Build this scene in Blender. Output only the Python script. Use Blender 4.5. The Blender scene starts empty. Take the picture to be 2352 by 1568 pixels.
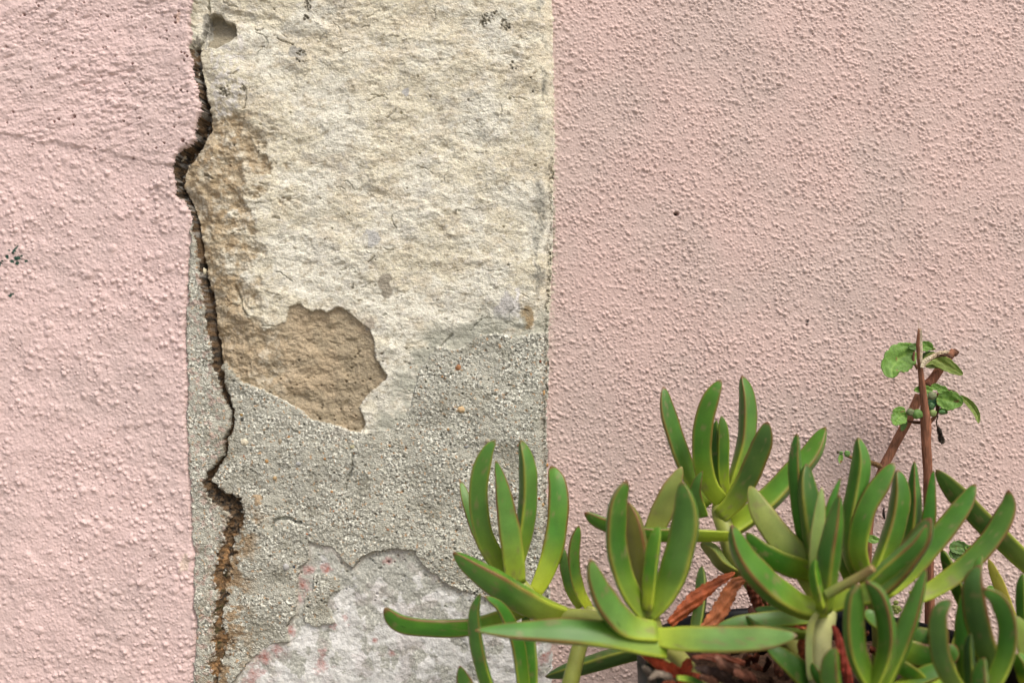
import bpy, math, random
import numpy as np
from mathutils import Vector, Matrix
random.seed(7); rng = np.random.default_rng(11)
scene = bpy.context.scene
R = math.radians
# ------------------------------------------------------------------ camera
S = 0.8 / 2352.0            # metres per layout unit on the wall plane
CD = 0.778; OFF = 0.012     # camera distance from the face of the pilaster, and that face's distance from y = 0
cam_d = bpy.data.cameras.new('Camera'); cam = bpy.data.objects.new('Camera', cam_d)
scene.collection.objects.link(cam); scene.camera = cam
cam.location = (0, -CD-OFF, 0); cam.rotation_euler = (R(90), 0, 0)
cam_d.lens = 35; cam_d.sensor_width = 36; cam_d.clip_start = 0.01; cam_d.clip_end = 200
cam_d.dof.use_dof = True; cam_d.dof.focus_distance = CD - 0.012; cam_d.dof.aperture_fstop = 5.6
# ------------------------------------------------------------------ light
SUN_EL, SUN_AZ = 56, 34     # azimuth measured from the wall normal towards the right
w = bpy.data.worlds.new('World'); scene.world = w; w.use_nodes = True
nt = w.node_tree; bg = nt.nodes['Background']
sky = nt.nodes.new('ShaderNodeTexSky'); sky.sky_type = 'NISHITA'; sky.sun_disc = False
sky.sun_elevation = R(SUN_EL); sky.sun_rotation = R(180 - SUN_AZ)
sky.dust_density = 6.0; sky.air_density = 0.7; sky.ozone_density = 0.4
nt.links.new(sky.outputs[0], bg.inputs[0]); bg.inputs[1].default_value = 0.13
sun_d = bpy.data.lights.new('Sun', 'SUN'); sun = bpy.data.objects.new('Sun', sun_d)
scene.collection.objects.link(sun)
sun_d.energy = 1.45; sun_d.angle = R(20); sun_d.color = (1.0, 0.965, 0.91)
ce = math.cos(R(SUN_EL))
sdir = Vector((ce*math.sin(R(SUN_AZ)), -ce*math.cos(R(SUN_AZ)), math.sin(R(SUN_EL))))
sun.rotation_euler = sdir.to_track_quat('Z', 'Y').to_euler(); sun.location = sdir*3
scene.view_settings.view_transform = 'Standard'; scene.view_settings.look = 'None'
scene.view_settings.exposure = 0.27; scene.view_settings.gamma = 1.0
# ------------------------------------------------------------------ helpers
col = scene.collection
def tag(o, label=None, cat=None, group=None, kind=None):
    if label: o['label'] = label
    if cat: o['category'] = cat
    if group: o['group'] = group
    if kind: o['kind'] = kind
    return o
ROOT = {}
def empty(name, loc):
    o = bpy.data.objects.new(name, None); o.location = loc; o.empty_display_size = 0.02
    col.objects.link(o); ROOT[o.name] = np.array(loc, float); return o
def root_off(p):
    while p.parent: p = p.parent
    return ROOT[p.name]
def build(name, V, F, mat, parent=None, C=None, smooth=True, loc=None):
    V = np.asarray(V, float)
    off = root_off(parent) if parent else (np.array(loc, float) if loc is not None else np.zeros(3))
    me = bpy.data.meshes.new(name)
    F = np.asarray(F) if not isinstance(F, list) else F
    if isinstance(F, np.ndarray):
        n = F.shape[1]
        me.vertices.add(len(V)); me.vertices.foreach_set('co', (V-off).astype(np.float32).ravel())
        me.loops.add(F.size); me.loops.foreach_set('vertex_index', F.astype(np.int32).ravel())
        me.polygons.add(len(F)); me.polygons.foreach_set('loop_start', np.arange(0, F.size, n, dtype=np.int32))
        me.update(calc_edges=True); me.validate()
    else:
        me.from_pydata([tuple(v) for v in (V-off)], [], F); me.update()
    if smooth: me.polygons.foreach_set('use_smooth', np.ones(len(me.polygons), bool))
    if C is not None:
        a = me.color_attributes.new('col', 'FLOAT_COLOR', 'POINT')
        C4 = np.ones((len(V), 4), np.float32); C4[:, :3] = C; a.data.foreach_set('color', C4.ravel())
    me.materials.append(mat)
    o = bpy.data.objects.new(name, me); col.objects.link(o)
    if parent: o.parent = parent
    elif loc is not None: o.location = loc; ROOT[o.name] = off
    else: ROOT[o.name] = off
    return o
def srgb(r, g, b):
    f = lambda c: (c/255/12.92) if c/255 <= 0.04045 else ((c/255+0.055)/1.055)**2.4
    return np.array([f(r), f(g), f(b)])
def material(name, rough=0.8, spec=0.3, bumps=(), var=(), sss=0.0, base=None, coat=0.0, hue=None):
    """colour attribute x object-space noise variation, plus layered noise bump"""
    m = bpy.data.materials.new(name); m.use_nodes = True; n = m.node_tree.nodes; l = m.node_tree.links
    p = n['Principled BSDF']; p.inputs['Roughness'].default_value = rough
    p.inputs['Specular IOR Level'].default_value = spec
    tc = n.new('ShaderNodeTexCoord')
    if base is None:
        a = n.new('ShaderNodeAttribute'); a.attribute_name = 'col'; c = a.outputs['Color']
    else:
        a = n.new('ShaderNodeRGB'); a.outputs[0].default_value = (*base, 1); c = a.outputs[0]
    for (sc, det, lo, hi, stretch) in var:
        mp = n.new('ShaderNodeMapping'); mp.inputs['Scale'].default_value = stretch
        l.new(tc.outputs['Object'], mp.inputs[0])
        t = n.new('ShaderNodeTexNoise'); t.inputs['Scale'].default_value = sc; t.inputs['Detail'].default_value = det
        t.inputs['Roughness'].default_value = 0.65
        l.new(mp.outputs[0], t.inputs['Vector'])
        r = n.new('ShaderNodeMapRange'); r.inputs[1].default_value = 0.3; r.inputs[2].default_value = 0.7
        r.inputs[3].default_value = lo; r.inputs[4].default_value = hi
        l.new(t.outputs[0], r.inputs[0])
        x = n.new('ShaderNodeMix'); x.data_type = 'RGBA'; x.blend_type = 'MULTIPLY'; x.inputs[0].default_value = 1
        l.new(c, x.inputs[6]); l.new(r.outputs[0], x.inputs[7]); c = x.outputs[2]
    l.new(c, p.inputs['Base Color'])
    nrm = None
    for (kind, sc, dist, stretch) in bumps:
        mp = n.new('ShaderNodeMapping'); mp.inputs['Scale'].default_value = stretch
        l.new(tc.outputs['Object'], mp.inputs[0])
        if kind == 'v':
            t = n.new('ShaderNodeTexVoronoi'); t.feature = 'SMOOTH_F1'; t.inputs['Smoothness'].default_value = 0.6
            sgn = -1
        else:
            t = n.new('ShaderNodeTexNoise'); t.inputs['Detail'].default_value = 4; sgn = 1
        t.inputs['Scale'].default_value = sc; l.new(mp.outputs[0], t.inputs['Vector'])
        b = n.new('ShaderNodeBump'); b.inputs['Strength'].default_value = 1; b.inputs['Distance'].default_value = dist
        b.invert = sgn < 0
        l.new(t.outputs[0], b.inputs['Height'])
        if nrm: l.new(nrm, b.inputs['Normal'])
        nrm = b.outputs[0]
    if nrm: l.new(nrm, p.inputs['Normal'])
    if sss:
        p.inputs['Subsurface Weight'].default_value = sss
        p.inputs['Subsurface Radius'].default_value = (0.6, 1.0, 0.2); p.inputs['Subsurface Scale'].default_value = 0.004
    if coat: p.inputs['Coat Weight'].default_value = coat; p.inputs['Coat Roughness'].default_value = 0.3
    return m
one = (1, 1, 1)
M_pink = material('pink_masonry_paint', 0.55, 0.4, [('n', 900, 0.0002, one), ('v', 520, 0.0003, one)], [(9, 3, 0.95, 1.04, one), (600, 2, 0.95, 1.05, one)])
M_stone = material('weathered_sandstone', 0.9, 0.2, [('n', 1000, 0.0006, (1, 1, 1.2)), ('v', 480, 0.00025, (0.9, 1, 1.2))], [(450, 5, 0.84, 1.14, (1, 1, 1.3)), (1500, 2, 0.80, 1.18, one)])
M_cem = material('exposed_cement', 0.9, 0.2, [('v', 900, 0.0006, one), ('n', 1100, 0.0005, one)], [(1300, 2, 0.74, 1.2, one)])
M_lime = material('limewash_plaster', 0.75, 0.25, [('n', 300, 0.0007, one), ('n', 900, 0.0004, one)], [(300, 4, 0.88, 1.08, one)])
M_dirt_shade = material('crack_soil_shade', 0.9, 0.25, [('n', 500, 0.0015, one)], [(500, 4, 0.55, 1.3, one)])
M_leaf = material('succulent_skin', 0.42, 0.35, [('n', 900, 0.00006, one)], [(60, 4, 0.90, 1.08, one), (900, 2, 0.95, 1.05, one)], sss=0.15)
M_dry = material('dried_leaf', 0.6, 0.3, [('n', 260, 0.0012, (1, 1, 0.5))], [(160, 5, 0.6, 1.35, one)])
M_bark = material('brown_bark', 0.7, 0.25, [('n', 900, 0.0006, (1, 1, 0.12))], [(700, 3, 0.6, 1.4, (1, 1, 0.15))])
M_blade = material('small_green_leaf', 0.55, 0.3, [('n', 400, 0.0006, one)], [(350, 4, 0.85, 1.12, one)], sss=0.15)
M_pot = material('black_plastic', 0.42, 0.12, [('n', 60, 0.0002, one)], [(80, 5, .5, 1.6, one)], base=(0.004, 0.005, 0.007))
M_soil = material('potting_soil', 0.95, 0.2, [('n', 350, 0.003, one)], [(250, 5, 0.4, 1.5, one)])
M_peb = material('pebble', 0.6, 0.3, [('n', 500, 0.0004, one)], [(500, 3, 0.8, 1.2, one)])
M_ground = material('stone_paving', 0.85, 0.2, [('n', 120, 0.002, one)], [(40, 5, 0.8, 1.15, one)], base=tuple(srgb(150, 145, 135)))

# ------------------------------------------------------------------ noise on arrays
def hash2(ix, iy, seed):
    h = (ix.astype(np.int64)*374761393 + iy.astype(np.int64)*668265263 + seed*974634777) & 0xffffffff
    h = ((h ^ (h >> 13))*1274126177) & 0xffffffff
    return ((h ^ (h >> 16)) & 0xffffff)/float(0xffffff)
def pn(x, y, seed=0):
    """gradient noise about -1..1"""
    ix = np.floor(x); iy = np.floor(y); fx = x-ix; fy = y-iy
    u = fx*fx*fx*(fx*(fx*6-15)+10); v = fy*fy*fy*(fy*(fy*6-15)+10)
    def g(a, b):
        t = hash2(ix+a, iy+b, seed)*6.2831853
        return np.cos(t)*(fx-a)+np.sin(t)*(fy-b)
    return 1.5*((g(0, 0)*(1-u)+g(1, 0)*u)*(1-v)+(g(0, 1)*(1-u)+g(1, 1)*u)*v)
WIN = [None]                # columns of the big grid worth evaluating
def windowed(f):
    def g(x, y, *a, **k):
        x = np.asarray(x); y = np.asarray(y)
        if WIN[0] is None or x.ndim != 2 or x.shape != FULL: return f(x, y, *a, **k)
        c0, c1 = WIN[0]; out = np.zeros(FULL); out[:, c0:c1] = f(x[:, c0:c1], y[:, c0:c1], *a, **k); return out
    return g
FULL = None
@windowed
def fbm(x, y, s, o=4, seed=0, gain=0.5):
    a = 1; r = 0
    for k in range(o):
        r = r + a*pn(x/s+k*7.3, y/s-k*3.1, seed+k*17); a *= gain; s /= 2.03
    return r
def ss(a, b, x):
    t = np.clip((x-a)/(b-a), 0, 1); return t*t*(3-2*t)
def pdist(X, Y, pts, closed=False):
    P = list(pts)+([pts[0]] if closed else [])
    d = np.full(X.shape, 1e9)
    for (ax, ay), (bx, by) in zip(P[:-1], P[1:]):
        vx, vy = bx-ax, by-ay; L = vx*vx+vy*vy+1e-9
        t = np.clip(((X-ax)*vx+(Y-ay)*vy)/L, 0, 1)
        d = np.minimum(d, (X-ax-t*vx)**2+(Y-ay-t*vy)**2)
    return np.sqrt(d)
def inside(X, Y, pts):
    r = np.zeros(X.shape, bool); n = len(pts)
    for i in range(n):
        x0, y0 = pts[i]; x1, y1 = pts[(i+1) % n]
        if y0 == y1: continue
        c = ((y0 > Y) != (y1 > Y)) & (X < (x1-x0)*(Y-y0)/(y1-y0)+x0)
        r ^= c
    return r
def sd(X, Y, pts, pad=60):
    """signed distance, positive inside (only evaluated near the outline's box)"""
    px = [p[0] for p in pts]; py = [p[1] for p in pts]
    out = np.full(X.shape, -float(pad))
    m = (X > min(px)-pad) & (X < max(px)+pad) & (Y > min(py)-pad) & (Y < max(py)+pad)
    d = pdist(X[m], Y[m], pts, True); i = inside(X[m], Y[m], pts)
    out[m] = np.where(i, d, -d); return out
# ------------------------------------------------------------------ wall outlines (layout units, x right, y down)
Ledge = [(449,-400),(449,0),(440,37),(443,73),(440,117),(447,146),(444,172),(454,190),(458,216),(462,238),(468,256),(456,282),(451,308),(451,322),(441,335),(421,344),(407,361),(403,374),(397,385),(398,399),(405,414),(409,432),(407,449),(421,458),(434,480),(442,498),(440,531),(437,597),(433,698),(430,799),(435,879),(431,960),(435,1040),(439,1121),(443,1165),(443,1233),(452,1270),(446,1316),(448,1384),(458,1429),(456,1467),(446,1523),(446,1568),(446,2100)]
Crack = [(478,-60),(476,40),(462,90),(451,125),(454,158),(465,205),(471,256),(466,293),(436,350),(412,388),(410,432),(432,473),(447,513),(454,549),(459,577),(465,630),(477,690),(483,742),(494,791),(502,851),(516,899),(532,940),(534,980),(522,1008),(520,1045),(498,1069),(482,1093),(480,1106),(492,1127),(515,1146),(541,1157),(543,1191),(528,1240),(516,1286),(510,1335),(514,1372),(506,1410),(512,1452),(504,1505),(495,1568),(490,2100)]
Recess = [(570,726),(590,750),(606,758),(635,746),(657,738),(659,706),(683,698),(715,712),(731,710),(747,716),(775,704),(796,712),(812,728),(828,740),(848,758),(862,791),(860,811),(872,839),(888,863),(884,875),(856,895),(836,916),(828,936),(838,964),(836,984),(824,994),(800,990),(779,980),(747,972),(715,966),(687,940),(651,922),(626,905),(586,889),(554,879),(516,835),(500,790),(520,740),(530,700),(550,700)]
Cement = [(516,835),(554,879),(586,889),(626,905),(651,922),(687,940),(715,966),(747,972),(779,980),(800,990),(824,994),(850,992),(900,985),(935,960),(950,905),(960,860),(976,835),(1006,797),(1024,799),(1048,805),(1073,791),(1101,771),(1137,767),(1185,775),(1218,767),(1262,763),(1300,763),(1300,2100),(400,2100),(400,900),(500,851)]
White = [(533,2100),(533,1568),(556,1539),(571,1520),(601,1493),(624,1478),(647,1474),(665,1471),(658,1437),(677,1410),(684,1376),(682,1331),(690,1301),(711,1282),(709,1244),(741,1252),(764,1255),(779,1274),(794,1297),(813,1301),(832,1278),(858,1265),(892,1259),(930,1261),(952,1263),(968,1289),(994,1316),(1024,1338),(1058,1354),(1091,1362),(1130,1380),(1180,1400),(1230,1425),(1290,1450),(1290,2100)]
Isle = [(718,1320),(745,1318),(779,1330),(781,1354),(756,1365),(752,1391),(771,1429),(726,1440),(696,1422),(699,1376),(718,1354)]
Hole = [(475,48),(480,34),(487,29),(506,33),(513,46),(525,52),(539,53),(543,80),(520,100),(491,112),(473,110)]
def xr(y): return np.interp(y, [-400,0,300,517,613,710,758,879,960,1040,1335,1391,1568,2100], [1270,1270,1275,1272,1270,1264,1262,1260,1256,1258,1261,1267,1269,1269])
STEP = 1.55
xs = np.concatenate([np.arange(-1500, -420, 24.0), np.arange(-420, -60, 3.2), np.arange(-60, 2412, STEP), np.arange(2412, 2900, 3.2), np.arange(2900, 4000, 24.0)])
ys = np.concatenate([np.arange(-1300, -260, 24.0), np.arange(-260, -50, 3.2), np.arange(-50, 1618, STEP), np.arange(1618, 1975, 3.2)])
X, Y = np.meshgrid(xs, ys); FULL = X.shape
def cols(a, b): WIN[0] = (int(np.searchsorted(xs, a)), int(np.searchsorted(xs, b)))
cols(330, 1340)
# every outline is nibbled by noise so no edge is a drawn line
wx = 3.2*fbm(X, Y, 26, 5, 3, .68); wy = 3.2*fbm(X, Y, 26, 5, 5, .68)
Xw, Yw = X+wx, Y+wy
near = (X > 340) & (X < 620)
dL = np.full(X.shape, 400.0); dL[near] = pdist(Xw[near], Yw[near], Ledge)
xl = np.interp(Yw, [p[1] for p in Ledge], [p[0] for p in Ledge])
sL = np.where(Xw < xl, dL, -dL) + 1.9*fbm(X, Y, 15, 3, 12, .5)                      # + inside the left wall
cr = np.full(X.shape, 400.0); cr[near] = pdist(Xw[near], Yw[near], Crack)
xc = np.interp(Yw, [p[1] for p in Crack], [p[0] for p in Crack])
sR = Xw - (xr(Yw) + 2.2*fbm(X, Y, 9, 3, 8, .7))           # + inside the right wall
sRec = sd(Xw, Yw, Recess); sCem = sd(Xw, Yw, Cement, 200); sWh = sd(Xw, Yw, White, 200)
sIs = sd(Xw, Yw, Isle); sHo = sd(Xw, Yw, Hole)
MM = 1e-3
# -------- heights (towards the camera, metres)
@windowed
def grains(X, Y, cell, seed, sx=1.0, sy=1.0, rad=(0.25, 0.6), dens=1.0):
    """max of round-topped grains, one candidate per cell"""
    gx = X/cell/sx; gy = Y/cell/sy; ix = np.floor(gx); iy = np.floor(gy); out = np.zeros(X.shape)
    for a in (-1, 0, 1):
        for b in (-1, 0, 1):
            cx = ix+a; cy = iy+b
            jx = cx+hash2(cx, cy, seed); jy = cy+hash2(cx, cy, seed+1)
            r = rad[0]+(rad[1]-rad[0])*hash2(cx, cy, seed+2)**2
            on = hash2(cx, cy, seed+3) < dens
            d2 = ((gx-jx)**2+(gy-jy)**2)/(r*r)
            out = np.maximum(out, np.where(on, np.clip(1-d2, 0, 1)**1.2*r, 0))
    return out
# left wall
cols(-1600, 540)
ledge_y = np.interp(X, [-300,0,111,190,255,308,381,430], [300,308,331,340,355,366,381,384])
up = ss(-9, 7, ledge_y+7*fbm(X, Y, 34, 4, 61)-Y)    # 1 above the trowel ledge
q = (X*0.35+Y)                                        # streaks run slightly up to the right
u_ = X*0.94-Y*0.30; v_ = X*0.30+Y*0.94
patch = ss(-0.35, 0.5, fbm(X, Y, 150, 3, 71))
hl_up = 1.5*MM*up + (0.65*fbm(u_/2.0, v_, 26, 5, 31, .58) + 1.4*grains(u_/1.5, v_, 11, 33, rad=(.3, .8), dens=.75)*(0.35+patch) + .9*grains(u_/1.2, v_, 5.5, 36, rad=(.25, .8), dens=.55) + .8*fbm(u_/1.5, v_, 80, 3, 38))*MM \
        - 1.1*MM*np.clip(fbm(u_/3, v_, 12, 3, 35)-0.25, 0, 1)*(0.4+patch)
hl_lo = (0.9*fbm(X, Y, 75, 3, 41) + 2.6*grains(u_/1.15, v_, 22, 43, rad=(.15, .5), dens=.55) + 2.3*grains(X, Y, 11, 47, rad=(.2, .65), dens=.5)*(0.5+.8*patch) + 0.9*grains(X, Y, 6, 48, rad=(.2, .7), dens=.4) + 0.25*fbm(X, Y, 10, 3, 49))*MM
hl = 15*MM + up*hl_up + (1-up)*hl_lo
hl = hl - 2.2*MM*ss(9, 0, sL)*(1+.5*fbm(X, Y, 9, 2, 37))
# right wall
cols(1180, 4000)
u2 = X*0.95+Y*0.31; v2 = -X*0.31+Y*0.95
p2 = ss(-0.5, 0.45, fbm(X, Y, 110, 3, 81))
hr = 1*MM + (0.5*fbm(X, Y, 200, 2, 51) + 0.14*fbm(u2/1.5, v2, 22, 3, 52) + (1.35*grains(u2/1.15, v2, 8.2, 53, rad=(.2, .75), dens=.5) + 1.25*grains(X, Y, 5.4, 57, rad=(.25, .8), dens=.55) + .5*grains(X, Y, 13, 59, rad=(.15, .4), dens=.3))*(0.75+0.35*p2))*MM
hr = hr + 0.8*MM*ss(40, 0, sR)*grains(X, Y, 12, 58)
# sandstone with flaking terraces
cols(330, 1340)
t1 = fbm(X/1.5, Y, 120, 5, 91, .55); t2 = fbm(X/1.7, Y, 38, 4, 92, .55)
def terr(t, n, k=.2):
    f = np.floor(t*n); r = t*n-f; return (f+ss(1-k, 1, r))/n
t3 = fbm(u_/1.25, v_, 17, 4, 94, .65)
flk = grains(u_/1.3, v_, 11, 97, rad=(.3, .95), dens=.6)
hs = 12*MM + (1.3*t1 + .9*terr(t1+0.3*t2, 4, .03) + 0.15*t2 + 0.7*terr(t2+.4*t3, 3, .03)*ss(0, .4, fbm(X, Y, 90, 2, 90)) + 0.11*t3 + .18*flk + .15*fbm(X/1.2, Y, 4.5, 2, 93, .7))*MM
brown = ss(1, -1, (X-xc-np.interp(Y, [0,230,265,300,400,450,500,600,700,760,1000], [30,25,90,130,190,175,125,95,95,110,60])*(1+0.55*fbm(X, Y, 50, 4, 95, .6)))/38)*ss(225, 262, Y+12*fbm(X, Y, 30, 3, 96))
hs = hs - 2.6*MM*brown*(0.7+0.8*fbm(X, Y, 55, 4, 98, .6)) + .9*MM*brown*terr(fbm(X, Y, 26, 3, 99), 3, .08) - 4*MM*ss(60, 0, X-xc)
hs = hs - 8*MM*ss(-1, 1.5, sHo)*ss(125, 60, Y)
hs = hs - ss(-1.5, 2.5, sRec)*(1.2*MM + 2.2*MM*ss(620, 760, X) + 1.3*MM*fbm(X, Y, 40, 4, 100, .6))
hs = hs - np.clip(np.power(np.clip((X-(xr(Y)-46))/46, 0, 1), 2.2), 0, 1)*11*MM
# cement
cg = grains(X, Y, 6.2, 101, rad=(.3, .8), dens=.8)
hc = 13.5*MM + (1.8*fbm(X, Y, 110, 4, 102) + 1.1*cg*(1-.6*ss(.0, .35, fbm(X, Y, 60, 5, 189, .65))) + 0.45*fbm(X, Y, 12, 3, 104))*MM - 11.5*MM*np.power(np.clip((X-(xr(Y)-30))/30, 0, 1), 2.5)
hc = hc + 2.5*MM*ss(0, -12, X-xc)                     # strip left of the crack stands a little prouder
# whitewash
hw = 11.3*MM + (1.0*fbm(X, Y, 80, 3, 111) + 0.8*terr(fbm(X, Y, 45, 3, 112), 3, .05) + 0.3*fbm(X, Y, 14, 3, 113) + .3*grains(X, Y, 9, 114))*MM - 8*MM*np.power(np.clip((X-(xr(Y)-20))/20, 0, 1), 2)
wz = ss(-1.2, .6, sWh)*(1-ss(-2, 2, sIs)*0.8)
strip = (sL < 0) & (X < xc) & (Y > 505)
cz = np.maximum(ss(-2.5, 2.0, sCem), ss(0, 3, xc-X)*ss(500, 512, Y))
hp = hs*(1-cz)+hc*cz
hp = hp*(1-wz)+hw*wz
rad = np.interp(Y, [-60,60,120,170,240,262,300,345,400,450,520,700,850,900,960,1060,1100,1150,1190,1240,1330,1420,1500,1568], [3,4,8,7,8,10,15,14,10,6,6,9,9,7,4,4,10,20,20,14,17,17,14,9])
rad = rad*(1+0.2*fbm(X, Y, 25, 3, 121))*(1-ss(1200, 1260, Y)*np.clip(.15+.7*fbm(X*.3, Y, 48, 3, 125), -.2, .6))
dep = np.interp(Y, [-60,60,150,262,340,450,520,860,900,1060,1150,1200,1300,1568], [3,4,4,7,8,4,4,5,5,5,7,5,2.2,1.4])*MM
crn = cr/np.maximum(rad, 1)+(.3*ss(480, 560, Y)+.35*ss(1180, 1260, Y))*fbm(X, Y, 17, 3, 123, .6); cz2 = ss(1.15, 0.35, crn)
hp = hp - dep*cz2*(1+0.3*fbm(X, Y, 14, 3, 122))
hp = hp - 2.5*MM*ss(4, 1, np.abs(sR+7+2*fbm(X, Y, 30, 3, 126)))*ss(250, 400, Y)*ss(-.4, .2, fbm(X*.2, Y, 40, 3, 127))   # groove shaped to carry the shadow line of the right edge
# fine cracks
def groove(pts, wdt, depth):
    global hp
    x0 = min(p[0] for p in pts)-12; x1 = max(p[0] for p in pts)+12; y0 = min(p[1] for p in pts)-12; y1 = max(p[1] for p in pts)+12
    i0, i1 = np.searchsorted(xs, [x0, x1]); j0, j1 = np.searchsorted(ys, [y0, y1])
    if i1 <= i0 or j1 <= j0: return
    d = pdist(Xw[j0:j1, i0:i1], Yw[j0:j1, i0:i1], pts)
    hp[j0:j1, i0:i1] -= depth*ss(wdt, wdt*0.25, d)
groove([(808,1040),(810,1060),(808,1080),(800,1097),(792,1121)], 3.0, 2.5*MM)
groove([(632,88),(655,97),(672,102)], 2, 2*MM); groove([(560,195),(566,225),(560,250)], 1.8, 2*MM)
groove([(541,655),(553,700),(566,722)], 4, 3*MM); groove([(466,400),(478,405),(486,410)], 3, 3*MM)
groove([(1040,770),(1022,785),(1012,800)], 3, 2*MM); groove([(625,1210),(632,1195),(660,1188),(690,1200)], 5, 3*MM)
for _ in range(60):
    x0 = rng.uniform(500, 1240); y0 = rng.uniform(0, 840); a = rng.normal(-0.25, 0.6); L = rng.uniform(10, 42)
    pts = [(x0, y0)]
    for k in range(4): a += rng.normal(0, .28); x0 += L/4*math.cos(a); y0 += L/4*math.sin(a); pts.append((x0, y0))
    groove(pts, rng.uniform(1.3, 2.3), rng.uniform(.8, 2.0)*MM)
def pit(H, x, y, r, depth, ar=1.0):
    i0, i1 = np.searchsorted(xs, [x-r*3, x+r*3]); j0, j1 = np.searchsorted(ys, [y-r*3, y+r*3])
    d = np.hypot((X[j0:j1, i0:i1]-x)/ar, Y[j0:j1, i0:i1]-y); H[j0:j1, i0:i1] -= depth*ss(r*1.25, r*.5, d)
for (x, y, r) in [(325,65,9),(210,130,10),(588,430,8),(1057,515,9),(600,922,13),(480,945,9),(445,965,9),(985,960,7),(1110,938,5),(1385,150,9),(1385,190,9),(1455,485,8),(1480,455,9),(1445,1110,14),(1175,1060,7),(1240,1170,8),(70,970,8),(120,885,5),(1057,1250,6),(1300,1130,8),(760,1175,7),(270,1140,6),(1430,720,9),(1480,730,7)]:
    pit(hl, x*.293, y*.293, max(r*.293, 2.3), 6*MM)
for _ in range(70): pit(hl, rng.uniform(0, 440), rng.uniform(0, 340)**1.0, rng.uniform(1.4, 2.4), rng.uniform(1.5, 4)*MM)
for _ in range(60): pit(hl, rng.uniform(0, 430), rng.uniform(380, 1568), rng.uniform(1.3, 2.0), rng.uniform(1.5, 3)*MM)
pit(hr, 1559, 487, 4.5, 8*MM, 1.3)
for (x, y) in [(1865,735),(1863,745)]: pit(hr, x, y, 2.2, 4*MM)
for _ in range(60): pit(hr, rng.uniform(1290, 2352), rng.uniform(0, 1400), rng.uniform(1.2, 1.9), rng.uniform(1, 3)*MM)
for _ in range(420): pit(hp, rng.uniform(520, 1255), rng.uniform(800, 1400), rng.uniform(1.4, 3), rng.uniform(1, 3)*MM)
for _ in range(45): pit(hp, rng.uniform(500, 1240), rng.uniform(0, 800), rng.uniform(1.4, 3.2), rng.uniform(1.5, 3)*MM)
clus = []
for (x, y, q, n) in [(1112,45,15,26),(1160,60,12,20),(707,12,10,16),(705,40,9,8),(1133,30,7,6),(515,210,13,22),(690,128,14,14),(450,110,10,14),(1015,998,8,8),(560,205,9,6),(1180,150,9,6)]:
    for k in range(n):
        a_ = rng.uniform(0, 6.28); b_ = q*rng.uniform(0, 1)**.7; clus.append((x+b_*math.cos(a_), y+b_*1.2*math.sin(a_), rng.uniform(1.2, 3.0)))
for (x, y, q) in clus: pit(hp, x, y, q, rng.uniform(.6, 2)*MM)
pit(hp, 1219, 178, 2, 3*MM)
zl = ss(-4.5, 2.5, sL); zr = ss(-4, 4, sR)
fo = ss(-470, -400, X)*ss(2950, 2880, X)*ss(-300, -250, Y)
hl = 15*MM+(hl-15*MM)*fo; hr = 1.8*MM+(hr-1.8*MM)*fo; hp = np.where(Y < -255, 11*MM, hp)
H = hp*(1-zl)+hl*zl
H = H*(1-zr)+hr*zr
# -------- colours (albedo)
def lerp(A, B, t): return A+(B-A)*t[..., None]
one3 = np.ones(X.shape+(3,))
cols(-1600, 540)
pinkL = one3*np.array([0.68, 0.52, 0.49]); pinkL = lerp(pinkL, one3*np.array([0.62, 0.485, 0.455]), ss(-.4, .6, fbm(X, Y, 260, 3, 131)))
cols(1180, 4000)
pinkR = one3*np.array([0.605, 0.455, 0.41]); pinkR = lerp(pinkR, one3*np.array([0.56, 0.44, 0.395]), ss(-.4, .6, fbm(X, Y, 300, 3, 132)))
def spot(C, x, y, rx, ry, c, ang=0, seed=0):
    r = max(rx, ry)*2.4; i0, i1 = np.searchsorted(xs, [x-r, x+r]); j0, j1 = np.searchsorted(ys, [y-r, y+r])
    xx = X[j0:j1, i0:i1]-x; yy = Y[j0:j1, i0:i1]-y; ca, sa = math.cos(ang), math.sin(ang)
    d = np.hypot((xx*ca+yy*sa)/rx, (-xx*sa+yy*ca)/ry)+0.5*fbm(X[j0:j1, i0:i1], Y[j0:j1, i0:i1], max(4, min(rx, ry)*1.2), 2, seed+200)
    C[j0:j1, i0:i1] = lerp(C[j0:j1, i0:i1], one3[j0:j1, i0:i1]*np.array(c), ss(1.15, .85, d))
for (x, y, rx, ry, a) in [(37,578,3.5,9,.5),(42,570,2,6,.5),(44,594,8,5,.1),(33,600,5,4,0),(21,591,4,4,0),(64,600,4,3,0),(44,605,4,4,0),(29,678,6,4,-.5),(3,608,3,8,.4),(2,640,4,4,0),(26,576,3,2,0),(54,588,3,2,-.5),(10,600,3,2,0)]:
    spot(pinkL, x, y, rx, ry, (0.012, 0.055, 0.035), a, int(x))
spot(pinkL, 413, 45, 5, 14, (.60, .43, .36), .2, 3)
spot(pinkL, 428, 1290, 10, 24, (.62, .50, .42), .2, 3)
for (x, y) in [(1559,487),(1865,738)]: spot(pinkR, x, y, 2.5, 2.5, (0.02, .015, .015), 0, x)
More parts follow.
